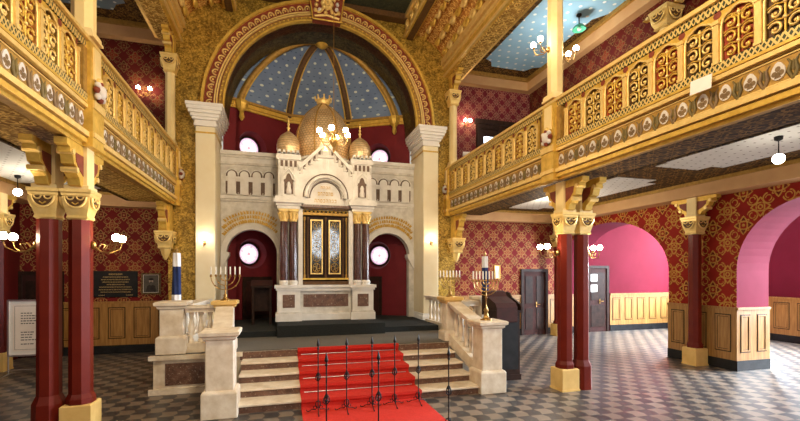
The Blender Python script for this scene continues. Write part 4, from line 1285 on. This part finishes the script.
BAL = [(.045, 0), (.045, .05), (.025, .07), (.05, .17), (.055, .23), (.03, .36), (.022, .42), (.04, .46), (.045, .50)]
def balustrade(p0, p1, zb0, zb1, zt0, zt1, label, n, sill=.14, group='marble balustrades'):
    """p0,p1 xy; zb* bottom, zt* top of rail at both ends"""
    p0, p1 = Vector(p0), Vector(p1); d = (p1-p0).normalized(); nr = Vector((-d.y, d.x))
    mid = (p0+p1)/2
    t = thing('balustrade', (mid.x, mid.y, min(zb0, zb1)), label, 'balustrade', group)
    def slab(za0, za1, zc0, zc1, hw, m, nm):
        vs = []
        for q, lo, hi in ((p0, za0, zc0), (p1, za1, zc1)):
            for sg in (-1, 1):
                for z in (lo, hi): vs.append((q.x+nr.x*hw*sg, q.y+nr.y*hw*sg, z))
        MB().add(vs, [(0,1,3,2),(4,6,7,5),(0,4,5,1),(2,3,7,6),(1,5,7,3),(0,2,6,4)], m).build(nm, t)
    slab(zb0, zb1, zb0+sill, zb1+sill, .11, M['stone'], 'sill')
    slab(zt0-.11, zt1-.11, zt0-.04, zt1-.04, .10, M['stone'], 'rail')
    slab(zt0-.04, zt1-.04, zt0, zt1, .14, M['stone'], 'rail_cap')
    for i in range(n):
        f = (i+.5)/n; q = p0.lerp(p1, f); b = zb0+sill + (zb1-zb0)*f; tp = zt0-.11 + (zt1-zt0)*f
        MB().lathe([(r, z/.5*(tp-b)) for r, z in BAL], (q.x, q.y, b), M['stone'], 10).build('baluster', t)
    return t
balustrade((-1.54, 7.94), (-1.09, 7.94), P_TOP, P_TOP, 1.44, 1.44, 'short marble balustrade between the platform corner pier and candelabrum post, portrait side', 3, .16)
balustrade((3.50, 7.94), (3.92, 7.94), P_TOP, P_TOP, 1.44, 1.44, 'short marble balustrade between candelabrum post and corner pier, behind the lectern', 3, .16)
balustrade((-1.72, 8.20), (-1.62, 10.36), P_TOP, P_TOP, 1.42, 1.42, 'marble balustrade along the platform side in front of the left cream pilaster', 9, .16)
balustrade((3.82, 8.85), (3.74, 10.36), P_TOP, P_TOP, 1.42, 1.42, 'marble balustrade along the platform side in front of the right cream pilaster', 7, .16)
balustrade((-.82, 6.66), (-.91, 7.74), .22, .58, 1.13, 1.43, 'sloping marble stair balustrade on the notice board side', 5, .22)
balustrade((3.39, 6.74), (3.33, 7.76), .22, .58, 1.13, 1.43, 'sloping marble stair balustrade on the lectern side', 5, .22)
# ================================================================== FITTINGS
def pole_proto(x, y, label):
    t = thing('barrier_pole', (x, y, .014), label, 'barrier pole', 'black iron poles on the carpet')
    z0 = .014
    s = MB(); s.tube([(x, y, z0+.06), (x, y, z0+.92)], .0085, M['iron'], 8); s.build('pole', t)
    h = MB()
    h.lathe([(.012, .90), (.020, .915), (.010, .93), (.009, .94), (.023, .965), (.018, .99), (.002, 1.06)], (x, y, z0), M['iron'], 8)
    h.build('spearhead', t)
    k = MB()
    for z in (.50, .54): k.lathe([(.010, z-.015), (.018, z), (.010, z+.015)], (x, y, z0), M['iron'], 8)
    for q in range(4):
        a = PI/2*q + .4
        k.tube([(x+.012*math.cos(a), y+.012*math.sin(a), z0+.46), (x+.045*math.cos(a), y+.045*math.sin(a), z0+.49), (x+.035*math.cos(a), y+.035*math.sin(a), z0+.53), (x+.012*math.cos(a), y+.012*math.sin(a), z0+.57)], .006, M['iron'], 5)
    k.build('knop', t)
    for q in range(3):
        a = 2*PI*q/3 + .5
        f = MB(); c, s_ = math.cos(a), math.sin(a)
        pts = [(.007, .17), (.03, .16), (.04, .12), (.02, .08), (.035, .05), (.10, .04), (.15, .010), (.175, .010), (.18, .03)]
        f.tube([(x+r*c, y+r*s_, z0+z) for r, z in pts], .0065, M['iron'], 6)
        pts2 = [(.010, .07), (.045, .10), (.075, .085), (.065, .06)]
        f.tube([(x+r*c, y+r*s_, z0+z) for r, z in pts2], .0055, M['iron'], 5)
        f.build('foot', t)
    return t
P0 = pole_proto(.52, 6.06, 'black iron spear pole at the stair foot, on the left edge of the red carpet')
for (x, y, lab) in ((.92, 6.02, 'black iron spear pole at the foot of the stairs, second of five from the left'),
                    (1.30, 6.06, 'black iron spear pole at the foot of the stairs, middle one of the five'),
                    (1.65, 6.08, 'black iron spear pole at the foot of the stairs, fourth of five from the left'),
                    (2.03, 6.10, 'black iron spear pole at the stair foot, on the right edge of the red carpet'),
                    (.52, 4.95, 'iron spear pole of the nearer row, on the left edge of the carpet'),
                    (1.13, 4.90, 'iron spear pole of the nearer row, on the middle of the carpet'),
                    (2.03, 4.90, 'iron spear pole of the nearer row, on the right edge of the carpet')):
    dup(P0, (x, y, .014), lab)

def candelabrum(x, y, z, label, arms, R, H, base_r=.085, foot=.12, stem=.011):
    t = thing('candelabrum', (x, y, z), label, 'candelabrum')
    b = MB(); b.lathe([(base_r, 0), (base_r, .015), (base_r*.55, .03), (base_r*.3, foot*.6), (base_r*.45, foot*.75), (.014, foot), (.012, H*.55), (.02, H*.57), (.010, H*.6), (.010, H)], (x, y, z), M['brass'], 12); b.build('stem', t)
    rs = [R*(i+1)/(arms//2) for i in range(arms//2)]
    xs = [0.0]
    for r in rs:
        a = MB()
        zc = z + H
        a.tube([(x + r*math.cos(q), y, zc - min(r, H*.62)*(-math.sin(q))) for q in [PI + PI*i/16 for i in range(17)]], .0085, M['brass'], 6)
        for sg in (-1, 1): a.sphere((x+sg*r*.707, y, zc - min(r, H*.62)*.707), .016, M['brass'], 6)
        a.build('arm', t); xs += [-r, r]
    for dx in sorted(xs):
        c = MB(); c.lathe([(.008, H-.012), (.022, H+.004), (.026, H+.012), (.014, H+.014), (.016, H+.035), (.014, H+.036)], (x+dx, y, z), M['brass'], 8); co = c.build('candle_cup', t)
        MB().lathe([(.011, H+.03), (.011, H+.165), (.003, H+.172)], (x+dx, y, z), M['candle'], 8).build('candle', t)
    return t
candelabrum(-.92, 7.94, 1.52, 'brass branched candelabrum with white candles on the head post, portrait side', 7, .235, .42)
candelabrum(3.32, 7.94, 1.52, 'brass branched candelabrum with white candles on the head post, lectern side', 7, .21, .36)
candelabrum(3.38, 6.50, 1.20, 'tall thin-stemmed candelabrum on the front marble pier beside the dark lectern', 9, .24, .66, .10, .22)

# chandelier before the ark
def chandelier(x, y, z):
    t = thing('chandelier', (x, y, z), 'small brass chandelier with glowing globes hanging in front of the ark dome', 'chandelier')
    MB().tube([(x, y, z+.3), (x, y, 8.84)], .006, M['brass'], 5).build('cord', t)
    b = MB(); b.lathe([(.004, -.30), (.03, -.26), (.02, -.2), (.07, -.12), (.09, -.04), (.05, .03), (.02, .08), (.035, .16), (.012, .22), (.012, .32)], (x, y, z), M['brass'], 12); b.build('body', t)
    for k in range(6):
        a = 2*PI*k/6 + .25; c, s = math.cos(a), math.sin(a)
        m = MB(); m.tube([(x+r*c, y+r*s, z+h) for r, h in ((.03, -.02), (.12, -.13), (.24, -.12), (.30, -.03), (.30, .02))], .010, M['brass'], 6)
        m.tube([(x+r*c, y+r*s, z+h) for r, h in ((.05, .03), (.12, .07), (.17, .02), (.13, -.03))], .007, M['brass'], 5)
        m.lathe([(.01, .015), (.035, .03), (.03, .045)], (x+.30*c, y+.30*s, z), M['brass'], 8)
        ao = m.build('arm', t)
        MB().sphere((x+.30*c, y+.30*s, z+.095), .056, M['bulb'], 12).build('bulb', ao)
chandelier(1.04, 8.5, 4.72)

def sconce(x, y, z, dx, dy, label, group, spread=.10, reach=.30, lit=True, two=True):
    """plate at x,y,z on a surface; arm reaches along dx,dy"""
    t = thing('wall_sconce', (x, y, z), label, 'wall lamp', group)
    p = MB(); px, py = -dy, dx
    p.sphere((x+dx*.015, y+dy*.015, z-.05), .035, M['brass'], 8, 1.6); p.build('wall_plate', t)
    for sg in ((-1, 1) if two else (0,)):
        m = MB()
        pts = [(.02, 0, -.05), (.10, .25, -.13), (.20, .6, -.14), (reach-.02, .95, -.09), (reach, 1, -.02)]
        m.tube([(x+dx*a+px*sg*spread*b, y+dy*a+py*sg*spread*b, z+c) for a, b, c in pts], .0075, M['brass'], 6)
        m.tube([(x+dx*a+px*sg*spread*b, y+dy*a+py*sg*spread*b, z+c) for a, b, c in ((.06, .1, -.10), (.10, .2, -.03), (.16, .4, -.05), (.13, .35, -.10))], .006, M['brass'], 5)
        ex, ey = x+dx*reach+px*sg*spread, y+dy*reach+py*sg*spread
        m.lathe([(.008, -.025), (.028, -.01), (.026, .004)], (ex, ey, z), M['brass'], 8)
        mo = m.build('arm', t)
        MB().sphere((ex, ey, z+.045), .048, M['bulb'], 12).build('bulb', mo)
    return t
g1 = 'two-armed lamps on the columns'
sconce(AXL-DX-.12, YC, 2.40, -1, 0, 'brass two-armed lamp on the red-footed column near the notice board', g1)
sconce(AXL+.12, YC, 2.40, 1, 0, 'brass two-armed lamp on the column before the black marble tablet', g1)
sconce(AXR-.12, YC, 2.40, -1, 0, 'brass two-armed lamp on the column facing the lectern', g1)
sconce(AXR+DX+.12, YC, 2.40, 1, 0, 'brass two-armed lamp on the column facing the pink arches', g1, .08, .20)
sconce(XR+.03-.12, YC, 5.85, -1, 0, 'brass two-armed lamp on the nave face of the right gallery column', 'lamps on the gallery column', .10, .24)
sconce(XR+.03+.12, YC, 5.80, 1, 0, 'brass two-armed lamp on the aisle face of the right gallery column', 'lamps on the gallery column', .10, .22)
g2 = 'lamps on the cream pilasters'
sconce(-1.66, 10.5, 2.74, 0, -1, 'small brass lamp on the left cream pilaster', g2, .09, .16, True, False)
sconce(3.84, 10.5, 2.84, 0, -1, 'small brass lamp on the right cream pilaster', g2, .09, .16, True, False)
sconce(-3.25, 12.0, 6.55, 0, -1, 'brass two-armed lamp on the dark end wall of the left gallery', 'lamps on the gallery end walls', .13, .2)
sconce(5.52, 12.0, 6.62, 0, -1, 'brass two-armed lamp on the purple end wall of the right gallery', 'lamps on the gallery end walls', .08, .2)

def pendant(x, y, z, zt, label, mat, r=.072, group='globe pendants of the aisles'):
    t = thing('pendant_lamp', (x, y, zt), label, 'pendant lamp', group)
    MB().lathe([(.012, -.07), (.05, -.05), (.055, -.005), (.03, 0)], (x, y, zt), M['iron'], 10).build('canopy', t)
    MB().tube([(x, y, zt-.05), (x, y, z+r)], .008, M['iron'], 6).build('stem', t)
    MB().sphere((x, y, z), r, mat, 16).build('globe', t)
    MB().lathe([(.03, r*.85), (.045, r*.95), (.02, r*1.15)], (x, y, z), M['iron'], 10).build('socket', t)
pendant(6.80, 4.27, 3.62, ZA-.012, 'glowing globe pendant under the pale ceiling of the right aisle', M['bulbbig'])
pendant(-5.0, 10.1, 3.60, ZA-.012, 'glowing globe pendant under the pale ceiling of the left aisle', M['bulbbig'])
t = thing('hanging_lamp', (6.83, 8.45, 8.14), 'green glass hanging lamp below the blue starry gallery ceiling', 'hanging lamp')
x, y, z = 6.83, 8.45, 8.14
MB().lathe([(.02, -.06), (.06, -.04), (.06, 0)], (x, y, z), M['iron'], 10).build('canopy', t)
MB().tube([(x, y, z-.05), (x, y, z-.26)], .012, M['iron'], 6).build('stem', t)
MB().lathe([(.03, -.24), (.10, -.27), (.15, -.33), (.155, -.36), (.145, -.36), (.10, -.29), (.02, -.27)], (x, y, z), M['greenglass'], 16, True, 0, False).build('glass_shade', t)
MB().sphere((x, y, z-.34), .045, M['candle'], 10).build('bulb', t)

# lectern on the floor beside the stairs
def lectern():
    x0, x1, y0, y1 = 3.86, 4.36, 6.98, 7.52
    t = thing('lectern', ((x0+x1)/2, (y0+y1)/2, 0), 'dark wooden lectern with curved cheeks under a dark cloth, beside the right stair pier', 'lectern')
    b = MB(); b.box(x0, x1, y0, y1, 0, .10, M['darkwood']); b.box(x0+.02, x1-.02, y0+.02, y1-.02, .10, 1.30, M['darkwood'])
    b.box(x0+.06, x1-.06, y0+.005, y0+.02, .2, 1.18, M['black']); b.box(x0-.02, x1+.02, y0-.02, y1+.02, 1.26, 1.30, M['darkwood']); b.build('body', t)
    for xx in (x0-.015, x1-.02):
        MB().prism([(y0-.02, 1.29), (y1+.02, 1.29), (y1+.02, 1.60), (y1-.03, 1.63), (y1-.12, 1.61), (y1-.20, 1.53), (y0+.14, 1.46), (y0+.03, 1.42), (y0-.02, 1.36)], 'x', xx, xx+.035, M['darkwood']).build('cheek', t)
    c = MB()
    prof = [(y0-.03, 1.10), (y0-.03, 1.36), (y0+.03, 1.44), (y0+.14, 1.475), (y1-.20, 1.545), (y1-.12, 1.63), (y1-.03, 1.655), (y1+.03, 1.62), (y1+.03, 1.20)]
    n = len(prof); xa, xb = x0-.03, x1-.10
    inn = [(a*.97+.03*(y0+y1)/2, b-.02) for a, b in prof]
    c.loft([[(xa, a, b) for a, b in prof + inn[::-1]], [(xb, a, b) for a, b in prof + inn[::-1]]], M['cover'])
    c.build('cloth_cover', t)
lectern()
def reading_desk():
    x, y, z = -.42, 10.7, .77
    t = thing('reading_desk', (x, y, z), 'low dark reading desk in the arch left of the ark', 'reading desk')
    MB().box(x-.24, x+.24, y-.16, y+.16, z+.88, z+.93, M['darkwood']).build('desk_top', t)
    MB().prism([(y-.18, z+.93), (y+.16, z+.93), (y+.16, z+1.06)], 'x', x-.25, x+.25, M['cover']).build('slope', t)
    for sx in (-1, 1):
        for sy in (-1, 1): MB().box(x+sx*.2-.025, x+sx*.2+.025, y+sy*.12-.025, y+sy*.12+.025, z, z+.88, M['darkwood']).build('leg', t)
    MB().box(x-.2, x+.2, y+.10, y+.13, z+.3, z+.88, M['darkwood']).build('modesty_board', t)
reading_desk()

def flag(x, y, z0, label):
    t = thing('furled_flag', (x, y, z0), label, 'flag', 'furled flags')
    MB().lathe([(.16, 0), (.16, .03), (.04, .06), (.03, .12)], (x, y, z0), M['iron'], 14).build('stand', t)
    MB().tube([(x, y, z0+.05), (x, y, 2.40)], .014, M['brass'], 8).build('pole', t)
    MB().lathe([(.012, 0), (.03, .03), (.012, .06), (.003, .10)], (x, y, 2.39), M['brass'], 8).build('finial', t)
    for (za, zb, m) in ((2.12, 2.37, 'flagwhite'), (1.60, 2.12, 'flagblue'), (1.05, 1.60, 'flagwhite')):
        n = 24; rings = []
        for i in range(5):
            z = za + (zb-za)*i/4; sp = .056 + .016*(2.37-z)
            rings.append([(x + (sp + .014*math.sin(5*a+z*3))*math.cos(a), y + (sp + .014*math.sin(5*a+z*3))*math.sin(a), z) for a in [2*PI*j/n for j in range(n)]])
        c = MB().loft(rings, M[m], True)
        c.build('cloth', t)
flag(-1.84, 8.62, P_TOP, 'furled blue and white flag standing behind the corner pier near the portrait')
flag(4.42, 8.55, P_TOP, 'furled blue and white flag standing behind the corner pier near the lectern')

# notice board
def notice_board():
    x, y = -4.68, 9.9
    t = thing('notice_board', (x, y, 0), 'white free-standing notice board with printed text behind the left columns', 'notice board')
    b = MB(); b.box(x-.36, x+.36, y-.015, y+.015, .40, 1.46, M['white']); b.build('panel', t)
    b = MB()
    for xa, xb, za, zb in ((-.38,-.35,.38,1.48), (.35,.38,.38,1.48), (-.35,.35,1.45,1.48), (-.35,.35,.38,.41)): b.box(x+xa, x+xb, y-.025, y+.02, za, zb, M['steel'])
    b.build('frame', t)
    MB().box(x-.29, x+.29, y-.019, y-.014, .48, 1.39, M['paper']).build('paper_sheet', t)
    tx = MB()
    for z in (1.28, 1.22, 1.17, 1.12, 1.07, 1.02, .90, .85, .80, .75, .70, .62):
        w = random.uniform(.14, .34) if z not in (1.28, .90) else .10
        xs = x + .20 - w if z in (1.28, .90) else x - .16
        while w > .02:
            l = min(w, random.uniform(.02, .06)); tx.box(xs, xs+l, y-.021, y-.019, z-.011, z+.006, M['ink']); xs += l + .013; w -= l + .013
    for xa, xb, za, zb in ((-.26,-.255,.51,1.36), (.255,.26,.51,1.36), (-.26,.26,1.355,1.36), (-.26,.26,.51,.515)): tx.box(x+xa, x+xb, y-.021, y-.019, za, zb, M['ink'])
    tx.build('printed_text', t)
    for sx in (-1, 1):
        l = MB(); l.tube([(x+sx*.37, y, .42), (x+sx*.37, y, .04)], .012, M['steel'], 6); l.tube([(x+sx*.37, y-.22, .018), (x+sx*.37, y, .045), (x+sx*.37, y+.22, .018)], .012, M['steel'], 6); l.build('leg', t)
    MB().tube([(x-.37, y, .12), (x+.37, y, .12)], .010, M['steel'], 6).build('crossbar', t)
notice_board()

# tablet and pictures
t = thing('memorial_tablet', (-3.95, YE, 1.72), 'black marble wall tablet with lines of small gilt lettering', 'tablet')
MB().box(-4.46, -3.44, YE-.03, YE, 1.40, 2.05, M['black']).build('slab', t, bevel=.006)
tx = MB()
for i, (w, h) in enumerate(((.30, .035), (.55, .022), (.62, .022), (.58, .022), (.40, .022), (.70, .022), (.74, .022), (.66, .022))):
    lettering(tx, -3.92, YE-.03, 1.95-.062*i, w, h, M['gold_light'], int(w/.035), th=.004)
lettering(tx, -4.22, YE-.03, 1.44, .14, .02, M['gold_light'], 4, th=.004); lettering(tx, -3.62, YE-.03, 1.44, .16, .02, M['gold_light'], 4, th=.004)
tx.build('lettering', t)
def picture(x0, x1, z0, z1, y, label, portrait=True, fm='silverframe'):
    t = thing('framed_picture', ((x0+x1)/2, y, (z0+z1)/2), label, 'picture')
    f = MB(); w = .045 if portrait else .02
    for a, b, c, d in ((x0, x0+w, z0, z1), (x1-w, x1, z0, z1), (x0+w, x1-w, z0, z0+w), (x0+w, x1-w, z1-w, z1)): f.box(a, b, y-.035, y, c, d, M[fm])
    if portrait:
        for a, b, c, d in ((x0+w, x0+w+.008, z0+w, z1-w), (x1-w-.008, x1-w, z0+w, z1-w), (x0+w, x1-w, z0+w, z0+w+.008), (x0+w, x1-w, z1-w-.008, z1-w)): f.box(a, b, y-.03, y, c, d, M['paper'])
    f.build('frame', t)
    c = MB(); c.box(x0+w, x1-w, y-.012, y-.004, z0+w, z1-w, M['oilpaint'] if portrait else M['paper'])
    if portrait:
        xm, zm = (x0+x1)/2, (z0+z1)/2
        def ell(cx, cz, rx, rz, d, m): c.prism([(cx+rx*math.cos(2*PI*i/16), cz+rz*math.sin(2*PI*i/16)) for i in range(16)], 'y', y-.0125-d, y-.012, m)
        c.prism([(x0+w+.015, z0+w+.005), (x1-w-.015, z0+w+.005), (x1-w-.015, z1-w-.01), (x0+w+.015, z1-w-.01)], 'y', y-.0130, y-.012, M['paper_dim'])
        c.prism([(xm-.12, z0+w+.01), (xm+.12, z0+w+.01), (xm+.09, zm-.06), (xm, zm), (xm-.09, zm-.06)], 'y', y-.0138, y-.012, M['oilpaint'])
        ell(xm, zm+.06, .048, .065, .0022, M['skinpaint']); ell(xm, zm+.005, .04, .05, .0030, M['paper_dim']); ell(xm, zm+.11, .058, .028, .0030, M['black'])
    c.build('canvas' if portrait else 'print', t)
M['paper_dim'] = varied('grey_print', (.07, .06, .05), (.13, .115, .095), 8, .5)
picture(-3.36, -2.92, 1.46, 2.00, YE, 'framed portrait of a bearded person in dark hat on the red wall')
picture(6.52, 6.72, 1.82, 2.24, YE, 'small pale framed print on the red wall behind the right flag', False, 'gold')
for k, z in enumerate((1.72, 1.36)):
    o = MB().box(10.12, 10.38, YE-.065, YE-.056, z, z+.24, M['white'])
    for i in range(3): o.box(10.15, 10.15+.2-.03*i, YE-.067, YE-.065, z+.06+.05*i, z+.075+.05*i, M['ink'])
    oo = o.build('notice_sheet', None, True, (10.25, YE-.06, z)); tag(oo, 'white notice taped to the dark hall door, %s of the two' % ('upper', 'lower')[k], 'notice')
# small white camera at the end of the right gallery
t = thing('security_camera', (5.52, 12.0, 5.66), 'white security camera on the purple wall by the gallery end', 'camera')
MB().tube([(5.52, 12.0, 5.70), (5.52, 11.86, 5.66)], .03, M['white'], 8).build('mount', t)
MB().tube([(5.42, 11.93, 5.66), (5.62, 11.80, 5.63)], .075, M['white'], 12).build('housing', t)
MB().sphere((5.62, 11.79, 5.63), .05, M['iron'], 10).build('lens', t)

# ================================================================== LIGHT
def point(name, loc, power, col, r=.15):
    l = bpy.data.lights.new(name, 'POINT'); l.energy = power; l.color = col; l.shadow_soft_size = r
    o = bpy.data.objects.new(name, l); COL.objects.link(o); o.location = loc; return o
def area(name, loc, rot, sx, sy, power, col):
    l = bpy.data.lights.new(name, 'AREA'); l.shape = 'RECTANGLE'; l.size = sx; l.size_y = sy; l.energy = power; l.color = col
    o = bpy.data.objects.new(name, l); COL.objects.link(o); o.location = loc; o.rotation_euler = rot; return o
WARM = (1.0, .80, .52)
# nave chandeliers (one before the ark, others behind the viewer)
point('chandelier_light', (1.04, 8.5, 4.35), 22, WARM, .3)
point('nave_chandelier_light', (1.1, 3.4, 6.4), 520, WARM, .4)
point('nave_chandelier_light', (1.1, -1.5, 5.2), 330, WARM, .4)
for s in (1, -1):
    xa = 6.6 if s > 0 else -4.2
    point('aisle_lamp_light', (xa, 2.0, 3.3), 60 if s > 0 else 35, (1, .86, .66), .15)
    point('gallery_lamp_light', (xa, 8.6, 7.0), 75 if s > 0 else 26, (1, .9, .76), .2)
    point('gallery_lamp_light', (xa, 3.0, 7.0), 55 if s > 0 else 26, (1, .9, .76), .2)
point('aisle_lamp_light', (6.6, 9.2, 3.3), 75, (1, .86, .66), .15)
point('aisle_lamp_light', (-4.4, 9.6, 3.25), 42, (1, .86, .66), .15)
# entrance wall behind the viewer with its round window
ew = MB(); ew.box(1.0, 4.1, YB-.2, YB, 1.6, 2.5, M['paperred']); ew.box(1.0, 4.1, YB-.2, YB, 4.95, 5.6, M['paperred']); ew.box(1.0, 1.3, YB-.2, YB, 2.5, 4.95, M['paperred']); ew.box(3.8, 4.1, YB-.2, YB, 2.5, 4.95, M['paperred'])
ew.box(1.0, 1.3, YB-.2, YB, 0, 1.6, M['paperred']); ew.box(3.8, 4.1, YB-.2, YB, 0, 1.6, M['paperred'])
struct(ew, 'wall_entrance')
wf = MB()
for r0, r1 in ((1.10, 1.22), (.50, .54)):
    ring = [[(2.53+r*math.cos(2*PI*j/40), y, 3.73+r*math.sin(2*PI*j/40)) for r, y in ((r0, YB-.12), (r1, YB-.12), (r1, YB-.04), (r0, YB-.04))] for j in range(40)]
    ring.append(ring[0]); wf.loft(ring, M['darkwood'], False, True, False)
for k in range(8):
    a = PI*k/8; wf.tube([(2.53-1.12*math.cos(a), YB-.08, 3.73-1.12*math.sin(a)), (2.53+1.12*math.cos(a), YB-.08, 3.73+1.12*math.sin(a))], .022, M['darkwood'], 5)
wo = struct(wf, 'window_7')
MB().prism([(2.53+.9*math.cos(2*PI*j/40), 3.73+.9*math.sin(2*PI*j/40)) for j in range(40)], 'y', YB-.14, YB-.12, M['roseday']).build('pane', wo)
# daylight through the hall windows
DAY = (.80, .90, 1.0)
area('window_daylight', (14.7, 4.6, 3.0), (0, PI/2-.55, 0), 2.9, 3.9, 4000, DAY)
area('window_daylight', (14.7, 10.5, 3.0), (0, PI/2-.55, 0), 2.9, 1.9, 1500, DAY)
w = bpy.data.worlds.new('World'); SC.world = w; w.use_nodes = True
bg = w.node_tree.nodes['Background']; bg.inputs[0].default_value = (1.0, .93, .84, 1); bg.inputs[1].default_value = .46

# ================================================================== CAMERA
cam = bpy.data.cameras.new('Camera'); cam.sensor_width = 36; cam.lens = 421/800*36; cam.clip_start = .05
co = bpy.data.objects.new('Camera', cam); COL.objects.link(co)
co.location = (0, 0, 2.0); co.rotation_euler = (PI/2, 0, -math.atan2(120, 421)); cam.shift_y = 62.5/800
SC.camera = co
SC.view_settings.view_transform = 'Standard'; SC.view_settings.look = 'None'; SC.view_settings.gamma = 1.0
SC.view_settings.exposure = 0.36
SC.cycles.use_denoising = True
SC.cycles.max_bounces = 8
